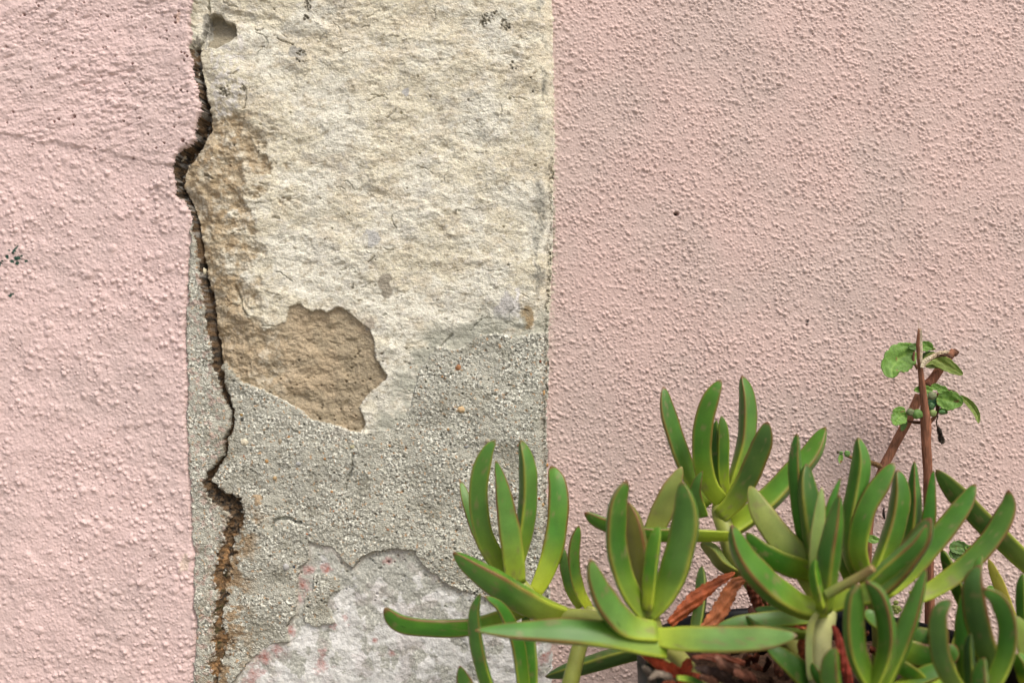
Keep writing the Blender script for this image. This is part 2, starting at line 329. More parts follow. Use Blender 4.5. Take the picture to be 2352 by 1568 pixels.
# worn edge of the right wall: bare lime shows in flecks
edge = ss(16, 2, sR)*ss(-.1, .45, fbm(X, Y, 9, 3, 141))*ss(120, 330, Y+60*fbm(X, Y, 60, 2, 8))*ss(900, 700, Y)
pinkR = lerp(pinkR, one3*np.array([.55, .50, .40]), edge)
pinkL = lerp(pinkL, one3*np.array([.55, .40, .30]), ss(9, 0, sL)*ss(.0, .6, fbm(X, Y, 14, 3, 142))*0.8)
cols(330, 1340)
cream = one3*np.array([.69, .655, .51]); pale = one3*np.array([.72, .71, .60]); tan_ = one3*np.array([.59, .53, .40])
cs = lerp(cream, pale, ss(-.3, .5, fbm(X/1.3, Y, 130, 5, 151, .6)+0.35*ss(200, 900, Y)))
cs = lerp(cs, tan_, ss(.05, .75, fbm(X/1.5, Y, 70, 5, 152, .65)+.3*ss(260, 0, Y))*.6)
cs = lerp(cs, one3*np.array([.40, .39, .35]), ss(.3, .75, fbm(X/1.2, Y, 42, 5, 153, .65))*.4)
cs = lerp(cs, one3*np.array([.36, .28, .175]), brown*(.66+.34*ss(-.3, .3, fbm(X, Y, 30, 3, 154))-.35*ss(.1, .4, fbm(X, Y, 18, 4, 166, .7))))
cs = lerp(cs, one3*np.array([.45, .36, .23]), brown*ss(0, .5, fbm(X, Y, 45, 4, 155))*.7)
inrec = ss(-1, 2, sRec)
crec = lerp(one3*np.array([.43, .35, .235]), one3*np.array([.355, .30, .205]), ss(-.2, .3, fbm(X, Y, 60, 4, 156)+(X-700)/260))
crec = lerp(crec, one3*np.array([.46, .38, .26]), ss(.1, .6, fbm(X/1.4, Y, 34, 4, 157))*.6)
cs = lerp(cs, crec, inrec*(1-ss(700, 560, X)*ss(-.2, .3, fbm(X, Y, 22, 4, 165, .6))*.6))
mot = fbm(u_/1.4, v_, 7, 3, 162, .75)
cs = cs*(1+.11*np.clip(mot, -1, 1))[..., None]
cs = lerp(cs, one3*np.array([.30, .25, .16]), ss(.42, .62, fbm(u_/1.6, v_, 12, 4, 163, .75))*.55)
cs = lerp(cs, one3*np.array([.72, .70, .63]), ss(.5, .75, fbm(u_/1.4, v_, 10, 4, 164, .75))*.6*(1-inrec)*(1-brown))
cs = lerp(cs, one3*np.array([.68, .66, .60]), ss(-6, 2, sd(Xw, Yw, [(540,100),(552,60),(560,120),(548,180),(580,200),(560,225),(530,262),(495,262),(485,215),(490,160),(480,120),(505,110)], 20))*ss(-.15, .35, fbm(X, Y, 14, 3, 158)))
cs = lerp(cs, one3*np.array([.26, .23, .16]), ss(-1, 1, sHo)*.9)  # shade inside the hole, painted as a darker tan
# right margin dark lichen stains
lich = ss(26, 4, np.abs(X-(xr(Y)-30)))*ss(.0, .35, fbm(X, Y/2.2, 34, 4, 160)+np.interp(Y, [0,330,400,500,620,760], [-.1,-.1,.35,.35,.0,-.3]))
cs = lerp(cs, one3*np.array([.20, .20, .17]), lich*(.45+.45*ss(-.1, .3, fbm(X, Y, 7, 2, 161))))
for (x, y, rx, ry, c) in [(886,652,18,24,(.36,.33,.26)),(857,545,16,20,(.47,.47,.44)),(931,210,9,9,(.42,.42,.40)),(1118,770,9,8,(.33,.27,.15)),(1208,725,16,28,(.34,.26,.15)),(1165,715,26,34,(.52,.51,.48)),(680,120,18,12,(.40,.39,.34)),(470,60,9,40,(.36,.35,.30)),(450,105,7,24,(.18,.17,.14)),(850,745,12,14,(.40,.36,.29))]:
    spot(cs, x, y, rx, ry, c, 0, int(x))
for (x, y, q) in clus: spot(cs, x, y, q*1.2, q*1.2, (.36, .34, .27), 0, int(x*7))
for k in range(9): spot(cs, 1183+rng.uniform(-8, 8)+k*1.5, 665+k*10, 4, 6, (.74, .73, .69), .3, k)
# cement: pale lime skin on the high grains over grey-black sand
sk = fbm(X, Y, 6.0, 3, 171, .75)+0.5*(cg-.35)
whit = np.clip(.42+fbm(X, Y, 95, 4, 172)*1.9+np.interp(X, [430,560,700,900,1000,1260], [.25,-.45,-.25,.05,.5,.4])+.35*ss(0, -10, X-xc), 0, 1)
cc = lerp(one3*np.array([.375, .375, .315]), one3*np.array([.82, .83, .72]), ss(-.30+.25*(1-whit), .12+.55*(1-whit), sk))
cc = lerp(cc, one3*np.array([.075, .075, .065]), ss(.16, .38, fbm(X, Y, 5.5, 2, 173, .8)*1.1-.10)*(.35+.5*whit))
cc = lerp(cc, one3*np.array([.27, .26, .20]), ss(.0, .5, fbm(X, Y, 80, 3, 174)-.3*whit)*.55)
cc = lerp(cc, one3*np.array([.47, .47, .395]), ss(.0, .35, fbm(X, Y, 60, 5, 189, .65))*.7)
cc = lerp(cc, one3*np.array([.50, .505, .42]), ss(.3, .7, whit)*ss(.3, .6, fbm(X, Y, 24, 4, 187, .7))*.7)
cc = lerp(cc, one3*np.array([.45, .27, .13]), ss(.62, .75, fbm(X, Y, 9, 2, 175, .6))*.8)
cc = lerp(cc, one3*np.array([.50, .36, .31]), strip*ss(.2, .5, fbm(X, Y, 16, 3, 176))*.6)
cc = lerp(cc, one3*np.array([.48, .45, .38]), ss(60, 0, sCem)*ss(900, 990, Y)*ss(.0, .5, fbm(X, Y, 50, 2, 177))*.5*ss(900, 850, X))
cc = lerp(cc, one3*np.array([.30, .20, .10]), ss(75, 5, np.abs(X-xc-20))*ss(1120, 1220, Y)*ss(-.25, .4, fbm(X, Y, 40, 4, 178, .65))*.85)
cc = lerp(cc, one3*np.array([.16, .12, .08]), ss(2.0, 1.0, crn)*ss(520, 600, Y)*ss(-.2, .3, fbm(X, Y, 10, 3, 188))*.7)
edge_shade = ss(7, 2, np.abs(sR+7+2*fbm(X, Y, 30, 3, 126)))*ss(250, 400, Y)*ss(-.2, .3, fbm(X, Y, 8, 3, 128, .7))  # shadow line of the right edge, painted as dark specks
cs = lerp(cs, one3*np.array([.14, .13, .10]), edge_shade*.8); cc = lerp(cc, one3*np.array([.12, .11, .08]), edge_shade*.7)
# thin grey slurry over the stone beside the recess
slur = ss(-75, -25, sCem)*ss(-.25, .25, fbm(X, Y, 60, 4, 179)+.5*ss(-70, 0, sCem))*ss(840, 880, X)*(1-inrec)
cs = lerp(cs, one3*np.array([.40, .41, .34]), slur*.85)
# limewash
cw = lerp(one3*np.array([.63, .64, .605]), one3*np.array([.76, .77, .74]), ss(-.3, .4, fbm(X, Y, 50, 4, 181)))
gcem = ss(.05, .3, fbm(X, Y, 55, 4, 182, .6)+np.interp(Y, [1250,1330,1400,1568], [1.1,.65,.0,-.08]))
cw = lerp(cw, lerp(one3*np.array([.36, .37, .32]), one3*np.array([.58, .59, .52]), ss(-.1, .3, sk)), gcem*.9)
cw = lerp(cw, one3*np.array([.50, .41, .41]), ss(.12, .5, fbm(X, Y, 75, 4, 183, .6))*.22)
cw = lerp(cw, cc, ss(26, 0, sWh)*ss(-.25, .2, fbm(X, Y, 20, 4, 190, .65)))
cw = lerp(cw, one3*np.array([.50, .44, .38]), ss(12, 2, sWh)*.4)
redm = np.zeros(X.shape)
for (x, y, rr_) in [(712,1308,20),(750,1303,20),(698,1340,24),(694,1368,16),(666,1452,16),(738,1530,24),(740,1500,16),(606,1510,26),(585,1540,30),(636,1492,20),(570,1560,22),(892,1290,14),(790,1420,16),(765,1440,12),(1242,1470,24),(1250,1515,26),(900,1500,10),(860,1470,10)]:
    redm = np.maximum(redm, np.exp(-((X-x)**2+(Y-y)**2)/(rr_*rr_)))
rn = redm + .5*fbm(X, Y, 22, 5, 184, .65)
cw = lerp(cw, one3*np.array([.47, .30, .28]), ss(.5, .95, rn)*.7)
cw = lerp(cw, one3*np.array([.36, .11, .07]), ss(1.0, 1.45, rn+.15*fbm(X, Y, 6, 2, 185))*.7)
cw = cw*(1+.10*np.clip(fbm(X, Y, 6, 3, 186, .7), -1, 1))[..., None]
wcol = wz > .5
Cp = np.where((cz > .5)[..., None], cc, cs)
Cp = np.where(wcol[..., None], cw, Cp)
# soil and rust brown inside the crack, darkened to paint in the overhang's shade
cd = lerp(one3*np.array([.13, .085, .045]), one3*np.array([.04, .034, .026]), ss(-.2, .35, fbm(X, Y, 30, 3, 191)+np.interp(Y, [0,260,400,480,700,1100,1150,1200,1260,1568], [.1,.5,.5,.2,.05,.1,.35,.2,-.15,-.1])))
cd = lerp(cd, one3*np.array([.34, .20, .09]), ss(1150, 1260, Y)*ss(-.1, .4, fbm(X, Y, 22, 3, 192)))
cd = lerp(cd, one3*np.array([.055, .05, .02]), ss(1280, 1320, Y)*ss(.2, .5, fbm(X, Y, 30, 3, 193)))
cd = lerp(cd, one3*np.array([.20, .13, .07]), ss(-.2, .3, fbm(X, Y, 9, 3, 195, .7))*.6)
cd = lerp(cd, one3*np.array([.33, .32, .29]), ss(.15, .4, fbm(X, Y, 16, 3, 194))*ss(880, 500, Y)*.8)
# regions: 0 left wall 1 right wall 2 stone 3 cement 4 whitewash 5 crack
reg = np.full(X.shape, 2); reg[cz > .5] = 3; reg[wcol] = 4
reg[(crn < .95+.5*ss(1200, 1300, Y)*fbm(X, Y, 20, 4, 129, .7)) & (Y > 110)] = 5
reg[(sL > -5) & (Y > 112) & (Y < 508)] = 5; reg[sL > -.2] = 0; reg[sR > -1.0] = 1  # plaster lip also takes the dark crack colour, as painted recess shade
COL = np.where((reg == 0)[..., None], pinkL, np.where((reg == 1)[..., None], pinkR, np.where((reg == 5)[..., None], cd, Cp)))
VX = (X-1176)*S; VZ = (784-Y)*S; VY = -H
P = np.stack([VX, VY, VZ], -1).reshape(-1, 3); COLf = COL.reshape(-1, 3)
ny, nx = X.shape
idx = np.arange(nx*ny).reshape(ny, nx)
quads = np.stack([idx[:-1, :-1], idx[1:, :-1], idx[1:, 1:], idx[:-1, 1:]], -1).reshape(-1, 4)
# a face belongs to the region of its most proud corner, so each layer keeps its own broken edge
hq = H.reshape(-1)[quads]; rq = reg.reshape(-1)[quads]
fr = np.take_along_axis(rq, hq.argmax(1)[:, None], 1)[:, 0]
low = np.take_along_axis(rq, hq.argmin(1)[:, None], 1)[:, 0]; fr = np.where(fr == 0, low, fr)   # a broken plaster edge is not painted
lap = 60*MM
def region(name, k, mat, parent=None, loc=None):
    f = quads[fr == k]; used = np.unique(f); remap = np.zeros(nx*ny, np.int64); remap[used] = np.arange(len(used))
    C = COLf[used].copy()
    bad = reg.reshape(-1)[used] != k                  # seam vertices take the layer's own colour
    src = {0: pinkL, 1: pinkR, 2: cs, 3: cc, 4: cw, 5: cd}[k].reshape(-1, 3)[used]
    C[bad] = src[bad]
    return build(name, P[used], remap[f], mat, parent, C, True, loc)
tag(region('plaster_wall', 0, M_pink, None, (-0.35, 0, -0.4)), 'pale pink painted wall with coarse lumpy stucco and green paint specks, left of the bare stone', 'wall')
tag(region('plaster_wall', 1, M_pink, None, (0.4, 0, -0.4)), 'dusty pink painted wall with fine even grainy stucco, behind the succulent on the right', 'wall')
pil = tag(empty('stone_pilaster', (0, 0, -0.4)), 'bare weathered stone and cement strip between the two pink walls', 'stone pilaster')
st = region('stone_face', 2, M_stone, pil); tag(st, 'cream flaking sandstone, browner towards the crack')
cm = region('cement_coat', 3, M_cem, pil); tag(cm, 'gritty grey cement below the sandstone')
tag(region('limewash_coat', 4, M_lime, pil), 'whitish limewash patch with traces of red')
tag(region('crack_filling', 5, M_dirt_shade, pil), 'brown earth in the long crack with recess shade painted darker')

# ------------------------------------------------------------------ pebbles stuck in the cement
def blob(name, c, r, colr, parent, mat=M_peb, seed=0, sub=3, rough=.18, loc=None):
    import bmesh
    bm = bmesh.new(); bmesh.ops.create_icosphere(bm, subdivisions=sub, radius=1)
    V = np.array([v.co[:] for v in bm.verts]); F = np.array([[v.index for v in f.verts] for f in bm.faces]); bm.free()
    n = 1+rough*pn(V[:, 0]*1.3+seed, V[:, 1]*1.3+V[:, 2]*1.7, seed)+rough*.4*pn(V[:, 0]*4+seed, V[:, 2]*4+V[:, 1]*3, seed+3)
    V = V*n[:, None]*np.array(r)+np.array(c)
    return build(name, V, F, mat, parent, np.tile(colr, (len(V), 1)), True, loc)
def wall_y(x, y):
    i = min(np.searchsorted(xs, x), nx-1); j = min(np.searchsorted(ys, y), ny-1); return -H[j, i]
def peb(x, y, rx, ry, c, k, sink=.35, lump=.18):
    r = np.array([rx*S, min(rx, ry)*S*.8, ry*S])
    blob('pebble', ((x-1176)*S, wall_y(x, y)+r[1]*sink, (784-y)*S), r, c, cm, seed=k, sub=3 if rx > 8 else 2, rough=lump)
pl = [(1052,843,8,9,(.33,.16,.07)),(1060,940,9,8,(.58,.42,.23)),(563,1014,10,9,(.62,.57,.43)),(462,622,6,9,(.62,.58,.42)),(1248,902,5,7,(.50,.31,.14)),(557,962,5,5,(.07,.07,.06)),(555,952,4,4,(.42,.26,.08)),(687,1064,7,5,(.36,.37,.36)),(644,1012,5,7,(.36,.31,.22)),(810,1025,6,5,(.40,.38,.24)),(664,1003,4,4,(.36,.19,.07)),(658,1300,8,10,(.42,.42,.40)),(676,1300,4,4,(.05,.06,.07)),(1240,830,4,4,(.20,.08,.04)),(1119,1012,6,6,(.38,.33,.24)),(632,1097,5,5,(.42,.30,.16)),(613,1058,5,5,(.40,.24,.10)),(1071,1025,6,5,(.27,.28,.27)),(1030,985,4,4,(.40,.26,.12)),(1257,1072,5,5,(.42,.22,.08)),(1246,1160,5,5,(.38,.26,.13)),(536,1005,3,4,(.55,.52,.42))]
for k, (x, y, rx, ry, c) in enumerate(pl): peb(x, y, rx, ry, c, k)
for k in range(44):
    x = rng.uniform(545, 1240); y = rng.uniform(1000, 1240) if x < 900 else rng.uniform(810, 1300)
    c = [(.40,.22,.09),(.30,.30,.28),(.55,.50,.38),(.12,.10,.08),(.38,.18,.10)][int(rng.integers(5))]
    peb(x, y, rng.uniform(2, 3.8), rng.uniform(2, 3.6), c, 40+k)
blob('cement_lump', ((590-1176)*S, wall_y(620, 1120)+5*MM, (784-1153)*S), (25*S, 20*S, 31*S), (.44, .34, .22), cm, M_cem, 5, 4, .22)

# ------------------------------------------------------------------ plants
TR = {'A': (861.3, .3775, 976.1, .3775), 'B': (1320.7, .2746, 832.6, .2746), 'C': (1320.7, .2441, 1205.8, .2441),
      'D': (1837.4, .2747, 717.7, .2747), 'E': (1837.4, .3043, 1091.0, .3043), 'd': (0, 1, 0, 1)}
def pts3(z, pts, d0, d1, bow=0.0):
    """outline points (tip first) -> base first 3-D points; d0/d1 = distance from the wall at base / tip"""
    a, b, c, e = TR[z]; out = []; n = len(pts)
    for i, p in enumerate(reversed(pts)):
        t = i/(n-1); dep = d0+(d1-d0)*t+bow*4*t*(1-t)
        k = (CD+OFF-dep)/CD
        out.append(((a+p[0]*b-1176)*S*k, -dep, (784-(c+p[1]*e))*S*k))
    return np.array(out), TR[z][1]*S*(CD+OFF-(d0+d1)/2)/CD
def crspline(P, n):
    P = np.vstack([2*P[0]-P[1], P, 2*P[-1]-P[-2]]); out = []
    m = len(P)-3
    for i in range(m):
        p0, p1, p2, p3 = P[i:i+4]
        for t in np.linspace(0, 1, 24, endpoint=False):
            out.append(.5*((2*p1)+(-p0+p2)*t+(2*p0-5*p1+4*p2-p3)*t*t+(-p0+3*p1-3*p2+p3)*t**3))
    out.append(P[-2]); out = np.array(out)
    L = np.concatenate([[0], np.cumsum(np.linalg.norm(np.diff(out, axis=0), axis=1))])
    u = np.linspace(0, 1, n)*L[-1]
    return np.stack([np.interp(u, L, out[:, k]) for k in range(3)], 1), L[-1]
def frames(Q):
    T = np.gradient(Q, axis=0); T /= np.linalg.norm(T, axis=1)[:, None]
    view = np.array([0, -CD-OFF, 0])-Q; view /= np.linalg.norm(view, axis=1)[:, None]
    Sd = np.cross(view, T); Sd /= np.linalg.norm(Sd, axis=1)[:, None]+1e-9
    N = np.cross(T, Sd); return T, Sd, N
GREEN = np.array([.034, .142, .009]); GLAU = np.array([.120, .240, .062]); YEL = np.array([.40, .48, .032])
RED = np.array([.16, .028, .022]); EDGE = np.array([.42, .50, .05])
LN = [0]
def leaf(parent, z, pts, wpx, d0, d1, roll=None, red=.5, yel=.35, glau=.5, tip=2.2, wb=.72, bow=0., k=.75, mid=.55, base=None, tint=None, name='leaf', dull=0):
    LN[0] += 1; rs = random.Random(LN[0]*13)
    P3, sc = pts3(z, pts, d0, d1, bow); n, m = 34, 42
    Q, L = crspline(P3, n); T, Sd, N = frames(Q)
    t = np.linspace(0, 1, n)
    # rings bunch towards the tip
    tt = 1-(1-t)**1.6; Q = np.stack([np.interp(tt, t, Q[:, q]) for q in range(3)], 1); Sd = np.stack([np.interp(tt, t, Sd[:, q]) for q in range(3)], 1); N = np.stack([np.interp(tt, t, N[:, q]) for q in range(3)], 1); t = tt
    wb_ = wb+(1-wb)*np.sin(np.clip(t/.42, 0, 1)*math.pi/2)
    mid = mid+.08; tip = tip*1.25; u = np.clip((t-mid)/(1-mid), 0, 1); wt = np.power(np.clip(1-u**tip, 0, 1), .66)
    W = wpx*(1.07 if mid > .45 else 1.2)*sc*.5*wb_*wt*(1+.02*np.sin(t*23+LN[0]))
    roll = rs.uniform(-25, 25) if roll is None else roll
    a = np.linspace(0, 2*math.pi, m, endpoint=False)
    ph = math.radians(roll*1.25)+rs.uniform(-.06, .06)
    # ridges at ph+90 (towards the viewer), +210, +330
    v = (a-ph-math.pi/2) % (2*math.pi/3); dv = np.minimum(v, 2*math.pi/3-v)
    rt = .5/np.cos(np.abs(v-math.pi/3)); rt = np.minimum(rt, .93)
    r = (1-k)*.72+k*rt
    cx, cy = r*np.cos(a), r*np.sin(a); s_ = 1/np.abs(cx).max(); cx *= s_; cy *= s_*.85
    twist = math.radians(rs.uniform(-8, 8))*t
    V = []
    for i in range(n):
        c_, s2 = math.cos(twist[i]), math.sin(twist[i])
        x = cx*c_-cy*s2; y = cx*s2+cy*c_
        V.append(Q[i]+W[i]*(x[:, None]*Sd[i]+y[:, None]*N[i]))
    V = np.array(V).reshape(-1, 3)
    F = []
    for i in range(n-1):
        for j in range(m):
            j2 = (j+1) % m; F.append((i*m+j, i*m+j2, (i+1)*m+j2, (i+1)*m+j))
    F.append(tuple(range(m-1, -1, -1))); F.append(tuple(range((n-1)*m, n*m)))
    # skin colour
    tg = np.repeat(t, m); eg = np.tile(dv, n)
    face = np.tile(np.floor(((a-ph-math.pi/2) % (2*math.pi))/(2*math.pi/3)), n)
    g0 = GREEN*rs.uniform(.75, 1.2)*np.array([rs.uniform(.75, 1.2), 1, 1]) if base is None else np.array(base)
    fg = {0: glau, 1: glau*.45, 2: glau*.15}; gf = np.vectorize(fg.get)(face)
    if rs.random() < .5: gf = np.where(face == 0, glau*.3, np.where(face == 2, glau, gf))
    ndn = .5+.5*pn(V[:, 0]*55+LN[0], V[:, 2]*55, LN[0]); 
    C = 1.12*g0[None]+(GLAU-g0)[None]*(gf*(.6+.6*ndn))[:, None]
    yb = 1.5*yel*(1-ss(.02, .5, tg))+yel*.22*ndn
    C = C+(YEL-C)*np.clip(yb, 0, 1)[:, None]
    e1 = np.exp(-(eg/.13)**2)*(.35+.6*(1-tg)); C = C+(EDGE-C)*e1[:, None]
    e2 = np.exp(-(eg/.12)**2)*min(1.4*red, 1.1)*ss(.15, .6, tg+.3*(ndn-.5)); C = C+(RED-C)*np.clip(e2, 0, 1)[:, None]
    tp = .8*ss(.965, 1.0, tg+.01*ndn)*min(1, .35+red); C = C+(RED-C)*tp[:, None]
    if tint is not None: C = C+(np.array(tint)-C)*(.5+.3*(ndn-.5))[:, None]
    sp = pn(V[:, 0]*700, V[:, 2]*700, 9); C = np.where((sp > .88)[:, None], C*.5, C)
    sc2 = ss(.55, .8, fbm(V[:, 0]*1000, V[:, 2]*1000+LN[0]*9, 7, 3, 77, .7)); C = C+(np.array([.20, .17, .07])-C)*(sc2*.55)[:, None]
    C = C*(1+.13*fbm(V[:, 0]*1000+LN[0], V[:, 2]*1000, 12, 3, 78))[:, None]
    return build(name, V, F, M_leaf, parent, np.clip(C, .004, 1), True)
def tube(name, z, pts, wpx, d0, d1, parent, mat, colr, bow=0., w2=None, nodes=(), seed=1, colr2=None, m=20, n=40, lump=.04, tp=0.0):
    P3, sc = pts3(z, pts, d0, d1, bow); Q, L = crspline(P3, n); T, Sd, N = frames(Q)
    t = np.linspace(0, 1, n); W = sc*.5*(wpx+((w2 if w2 is not None else wpx)-wpx)*np.clip((t-tp)/(1-tp), 0, 1))   # wpx at base, w2 at first listed point
    for (c, h) in nodes: W = W*(1+h*np.exp(-((t-c)/.025)**2))
    a = np.linspace(0, 2*math.pi, m, endpoint=False); V = []
    for i in range(n):
        rr = W[i]*(1+lump*pn(np.cos(a)*1.5+seed, np.sin(a)*1.5+t[i]*L*60, seed))
        V.append(Q[i]+rr[:, None]*(np.cos(a)[:, None]*Sd[i]+np.sin(a)[:, None]*N[i]))
    V = np.array(V).reshape(-1, 3); F = []
    for i in range(n-1):
        for j in range(m):
            j2 = (j+1) % m; F.append((i*m+j, i*m+j2, (i+1)*m+j2, (i+1)*m+j))
    F.append(tuple(range(m-1, -1, -1))); F.append(tuple(range((n-1)*m, n*m)))
    c0 = np.array(colr); c1 = np.array(colr2 if colr2 is not None else colr)
    C = c0[None]+(c1-c0)[None]*np.repeat(t, m)[:, None]
    C = C*(1+.18*pn(V[:, 0]*120, V[:, 2]*120, seed))[:, None]
    return build(name, V, F, mat, parent, np.clip(C, .004, 1), True)

POT_C = np.array([(1905-1176)*S*(.632/CD), -(CD+OFF-.632), -.200]); POT_R = .119
plant = tag(empty('succulent_plant', (POT_C[0], POT_C[1], -.215)), 'green ice plant with curved three-sided fleshy leaves, growing from the black pot', 'succulent plant')
YG = (.30, .34, .07); PALE = (.42, .43, .20)
# --- shoot reaching far left
s1 = tube('shoot', 'A', [(840,900),(930,1010),(1010,1110),(1130,1150),(1310,1165),(1480,1230),(1800,1500)], 95, .17, .125, plant, M_leaf, (.26,.28,.07), w2=70, colr2=YG, seed=3, nodes=((.62,.12),(.8,.1)))
LF = lambda *a, **k: leaf(*a, **k)
LF(s1,'A',[(520,338),(556,470),(612,640),(690,800),(800,950)],72,.125,.10,roll=60,red=.9,yel=.5)
LF(s1,'A',[(735,90),(690,160),(648,300),(637,460),(668,660),(740,800),(830,930)],122,.130,.135,roll=38,red=.35,glau=.35,yel=.35,wb=.8)
LF(s1,'A',[(885,88),(918,230),(924,420),(905,620),(865,790),(845,930)],122,.122,.115,roll=-8,red=.35,glau=.45,wb=.7)
LF(s1,'A',[(733,212),(765,360),(795,560),(825,760),(848,960)],135,.138,.150,roll=-35,red=.95,glau=.75,mid=.25,tip=1.35,yel=.4,wb=.9)
LF(s1,'A',[(1070,248),(1108,360),(1112,530),(1085,730),(1030,900),(965,1030)],128,.122,.10,roll=55,red=.8,glau=1.0,yel=.6,wb=.65,mid=.6)
LF(s1,'A',[(475,773),(600,860),(780,970),(930,1060),(1080,1130),(1150,1150)],168,.145,.17,roll=18,red=.9,yel=.45,glau=.6,wb=.75,mid=.35,tip=1.7)
LF(s1,'A',[(55,1112),(160,1195),(350,1222),(580,1215),(760,1165),(930,1100),(1020,1080)],122,.13,.16,roll=28,red=.7,glau=.55,yel=.5,mid=.72,tip=2.4)
LF(s1,'A',[(640,1022),(612,1140),(622,1300),(655,1460),(700,1600),(760,1730)],96,.165,.19,roll=15,red=.45,glau=.5,yel=.15,mid=.45)
LF(s1,'A',[(665,1038),(755,1105),(825,1230),(868,1370),(900,1640),(900,1730)],100,.16,.18,roll=-20,red=.6,glau=.35,yel=.2,mid=.4)
LF(s1,'A',[(900,1130),(935,1230),(950,1400),(955,1640),(945,1740)],98,.165,.13,roll=30,red=.3,glau=.25,yel=.1,mid=.3)
LF(s1,'A',[(515,1462),(540,1550),(590,1680),(640,1750)],92,.18,.20,roll=40,red=.9,glau=.4,mid=.3)
LF(s1,'A',[(1145,742),(1155,860),(1190,1000),(1250,1110)],62,.115,.11,roll=40,red=.6,glau=.6,yel=.5)
LF(s1,'A',[(1240,608),(1208,720),(1203,850),(1235,1000),(1300,1120)],84,.12,.125,roll=-25,red=.9,glau=.5,yel=.7)
s1b = tube('shoot', 'A', [(1330,1120),(1280,1250),(1230,1400),(1170,1640)], 105, .16, .135, plant, M_leaf, YG, w2=85, colr2=(.38,.40,.10), seed=5)
LF(s1b,'A',[(1035,1530),(1130,1500),(1300,1450),(1450,1405),(1640,1360),(1880,1330)],112,.115,.10,roll=10,red=.2,glau=.1,yel=.1,mid=.5,base=(.033,.085,.012))
tube('shoot', 'A', [(600,1770),(800,1725),(1050,1740),(1400,1700),(1800,1640),(2150,1560)], 100, .16, .18, plant, M_leaf, (.26,.28,.07), w2=80, colr2=YG, seed=6)
# --- centre front shoot
s2 = tube('shoot', 'C', [(700,760),(730,900),(790,1080),(960,1230),(1150,1500),(1300,1800)], 190, .20, .205, plant, M_leaf, (.28,.25,.10), w2=150, colr2=YG, seed=7)
LF(s2,'d',[(1442,1152),(1458,1195),(1470,1260),(1478,1330),(1486,1400)],50,.19,.185,roll=20,red=1,glau=.0,yel=.2,base=(.15,.15,.03),mid=.35)
LF(s2,'d',[(1440,1102),(1418,1148),(1411,1203),(1412,1261),(1428,1325),(1452,1375),(1485,1420)],56,.205,.205,roll=-22,red=.6,glau=.35,yel=.25,wb=.8)
LF(s2,'d',[(1566,1105),(1580,1160),(1580,1210),(1567,1270),(1548,1330),(1520,1380),(1488,1418)],76,.205,.215,roll=28,red=.35,glau=.5,yel=.3,wb=.6,mid=.45)
LF(s2,'d',[(1514,1206),(1504,1260),(1497,1320),(1490,1400)],38,.21,.21,roll=20,red=.1,glau=.15,yel=.6)
LF(s2,'d',[(1355,1282),(1364,1328),(1384,1377),(1414,1420),(1450,1447),(1505,1456)],62,.225,.245,roll=-20,red=.9,glau=.7,yel=.3,mid=.3,tip=1.6,wb=.8)
LF(s2,'d',[(1090,1447),(1180,1452),(1300,1455),(1400,1464),(1470,1480),(1525,1490)],62,.225,.24,roll=70,red=.9,glau=1.1,yel=.25,mid=.35,tip=1.25,wb=.85)
LF(s2,'d',[(1832,1459),(1770,1468),(1690,1473),(1600,1472),(1545,1470),(1485,1462)],66,.222,.25,roll=-62,red=.6,glau=1.0,yel=.5,mid=.55,tip=1.6,wb=.62)
# --- tall back shoot
s3 = tube('shoot', 'B', [(1235,1150),(1215,1260),(1270,1420),(1330,1600),(1600,2000),(1900,2500)], 190, .14, .11, plant, M_leaf, (.22,.22,.06), w2=140, colr2=YG, seed=9)
LF(s3,'B',[(738,198),(760,400),(822,620),(900,840),(990,1030),(1120,1190)],168,.10,.09,roll=-22,red=.7,glau=.7,yel=.25,wb=.75,mid=.5)
LF(s3,'B',[(1185,480),(1180,650),(1190,850),(1230,1100)],85,.103,.10,roll=10,red=.1,glau=.2,yel=.3)
LF(s3,'B',[(1395,108),(1430,270),(1438,460),(1420,680),(1370,860),(1290,1090)],160,.105,.095,roll=-10,red=.6,glau=.5,yel=.4,wb=.65)
LF(s3,'B',[(1225,443),(1240,600),(1238,780),(1240,950),(1265,1120)],98,.108,.108,roll=-35,red=.2,glau=.1,yel=.5)
LF(s3,'B',[(1225,142),(1150,290),(1092,480),(1070,700),(1088,900),(1150,1060),(1250,1170)],170,.115,.12,roll=42,red=.6,glau=.2,yel=.4,wb=.8)
LF(s3,'B',[(1612,490),(1580,660),(1515,830),(1440,1000),(1345,1160),(1215,1290)],185,.12,.14,roll=38,red=.6,glau=.15,yel=.35,wb=.75,base=(.036,.092,.016))
LF(s3,'B',[(1068,905),(1030,1010),(1020,1120),(1080,1280)],118,.13,.14,roll=30,red=1,glau=.6,yel=.1,mid=.2,tip=1.3)
LF(s3,'B',[(895,868),(800,1040),(725,1210),(650,1390),(620,1520)],185,.13,.14,roll=-30,red=1,glau=.4,yel=.6,tint=(.33,.29,.09),mid=.35,tip=1.6)
LF(s3,'B',[(78,1252),(250,1340),(550,1415),(900,1430),(1290,1440)],135,.135,.15,roll=24,red=.9,glau=.5,yel=.35,mid=.7)
LF(s3,'d',[(1897,980),(1866,1045),(1818,1098),(1768,1150),(1715,1195),(1670,1225)],60,.12,.10,roll=18,red=.5,glau=.5,yel=.4,mid=.5)
LF(s3,'C',[(1180,170),(1290,230),(1400,360),(1600,470),(1700,520)],150,.13,.13,roll=10,red=.2,glau=.5,yel=.7,base=(.20,.21,.07))
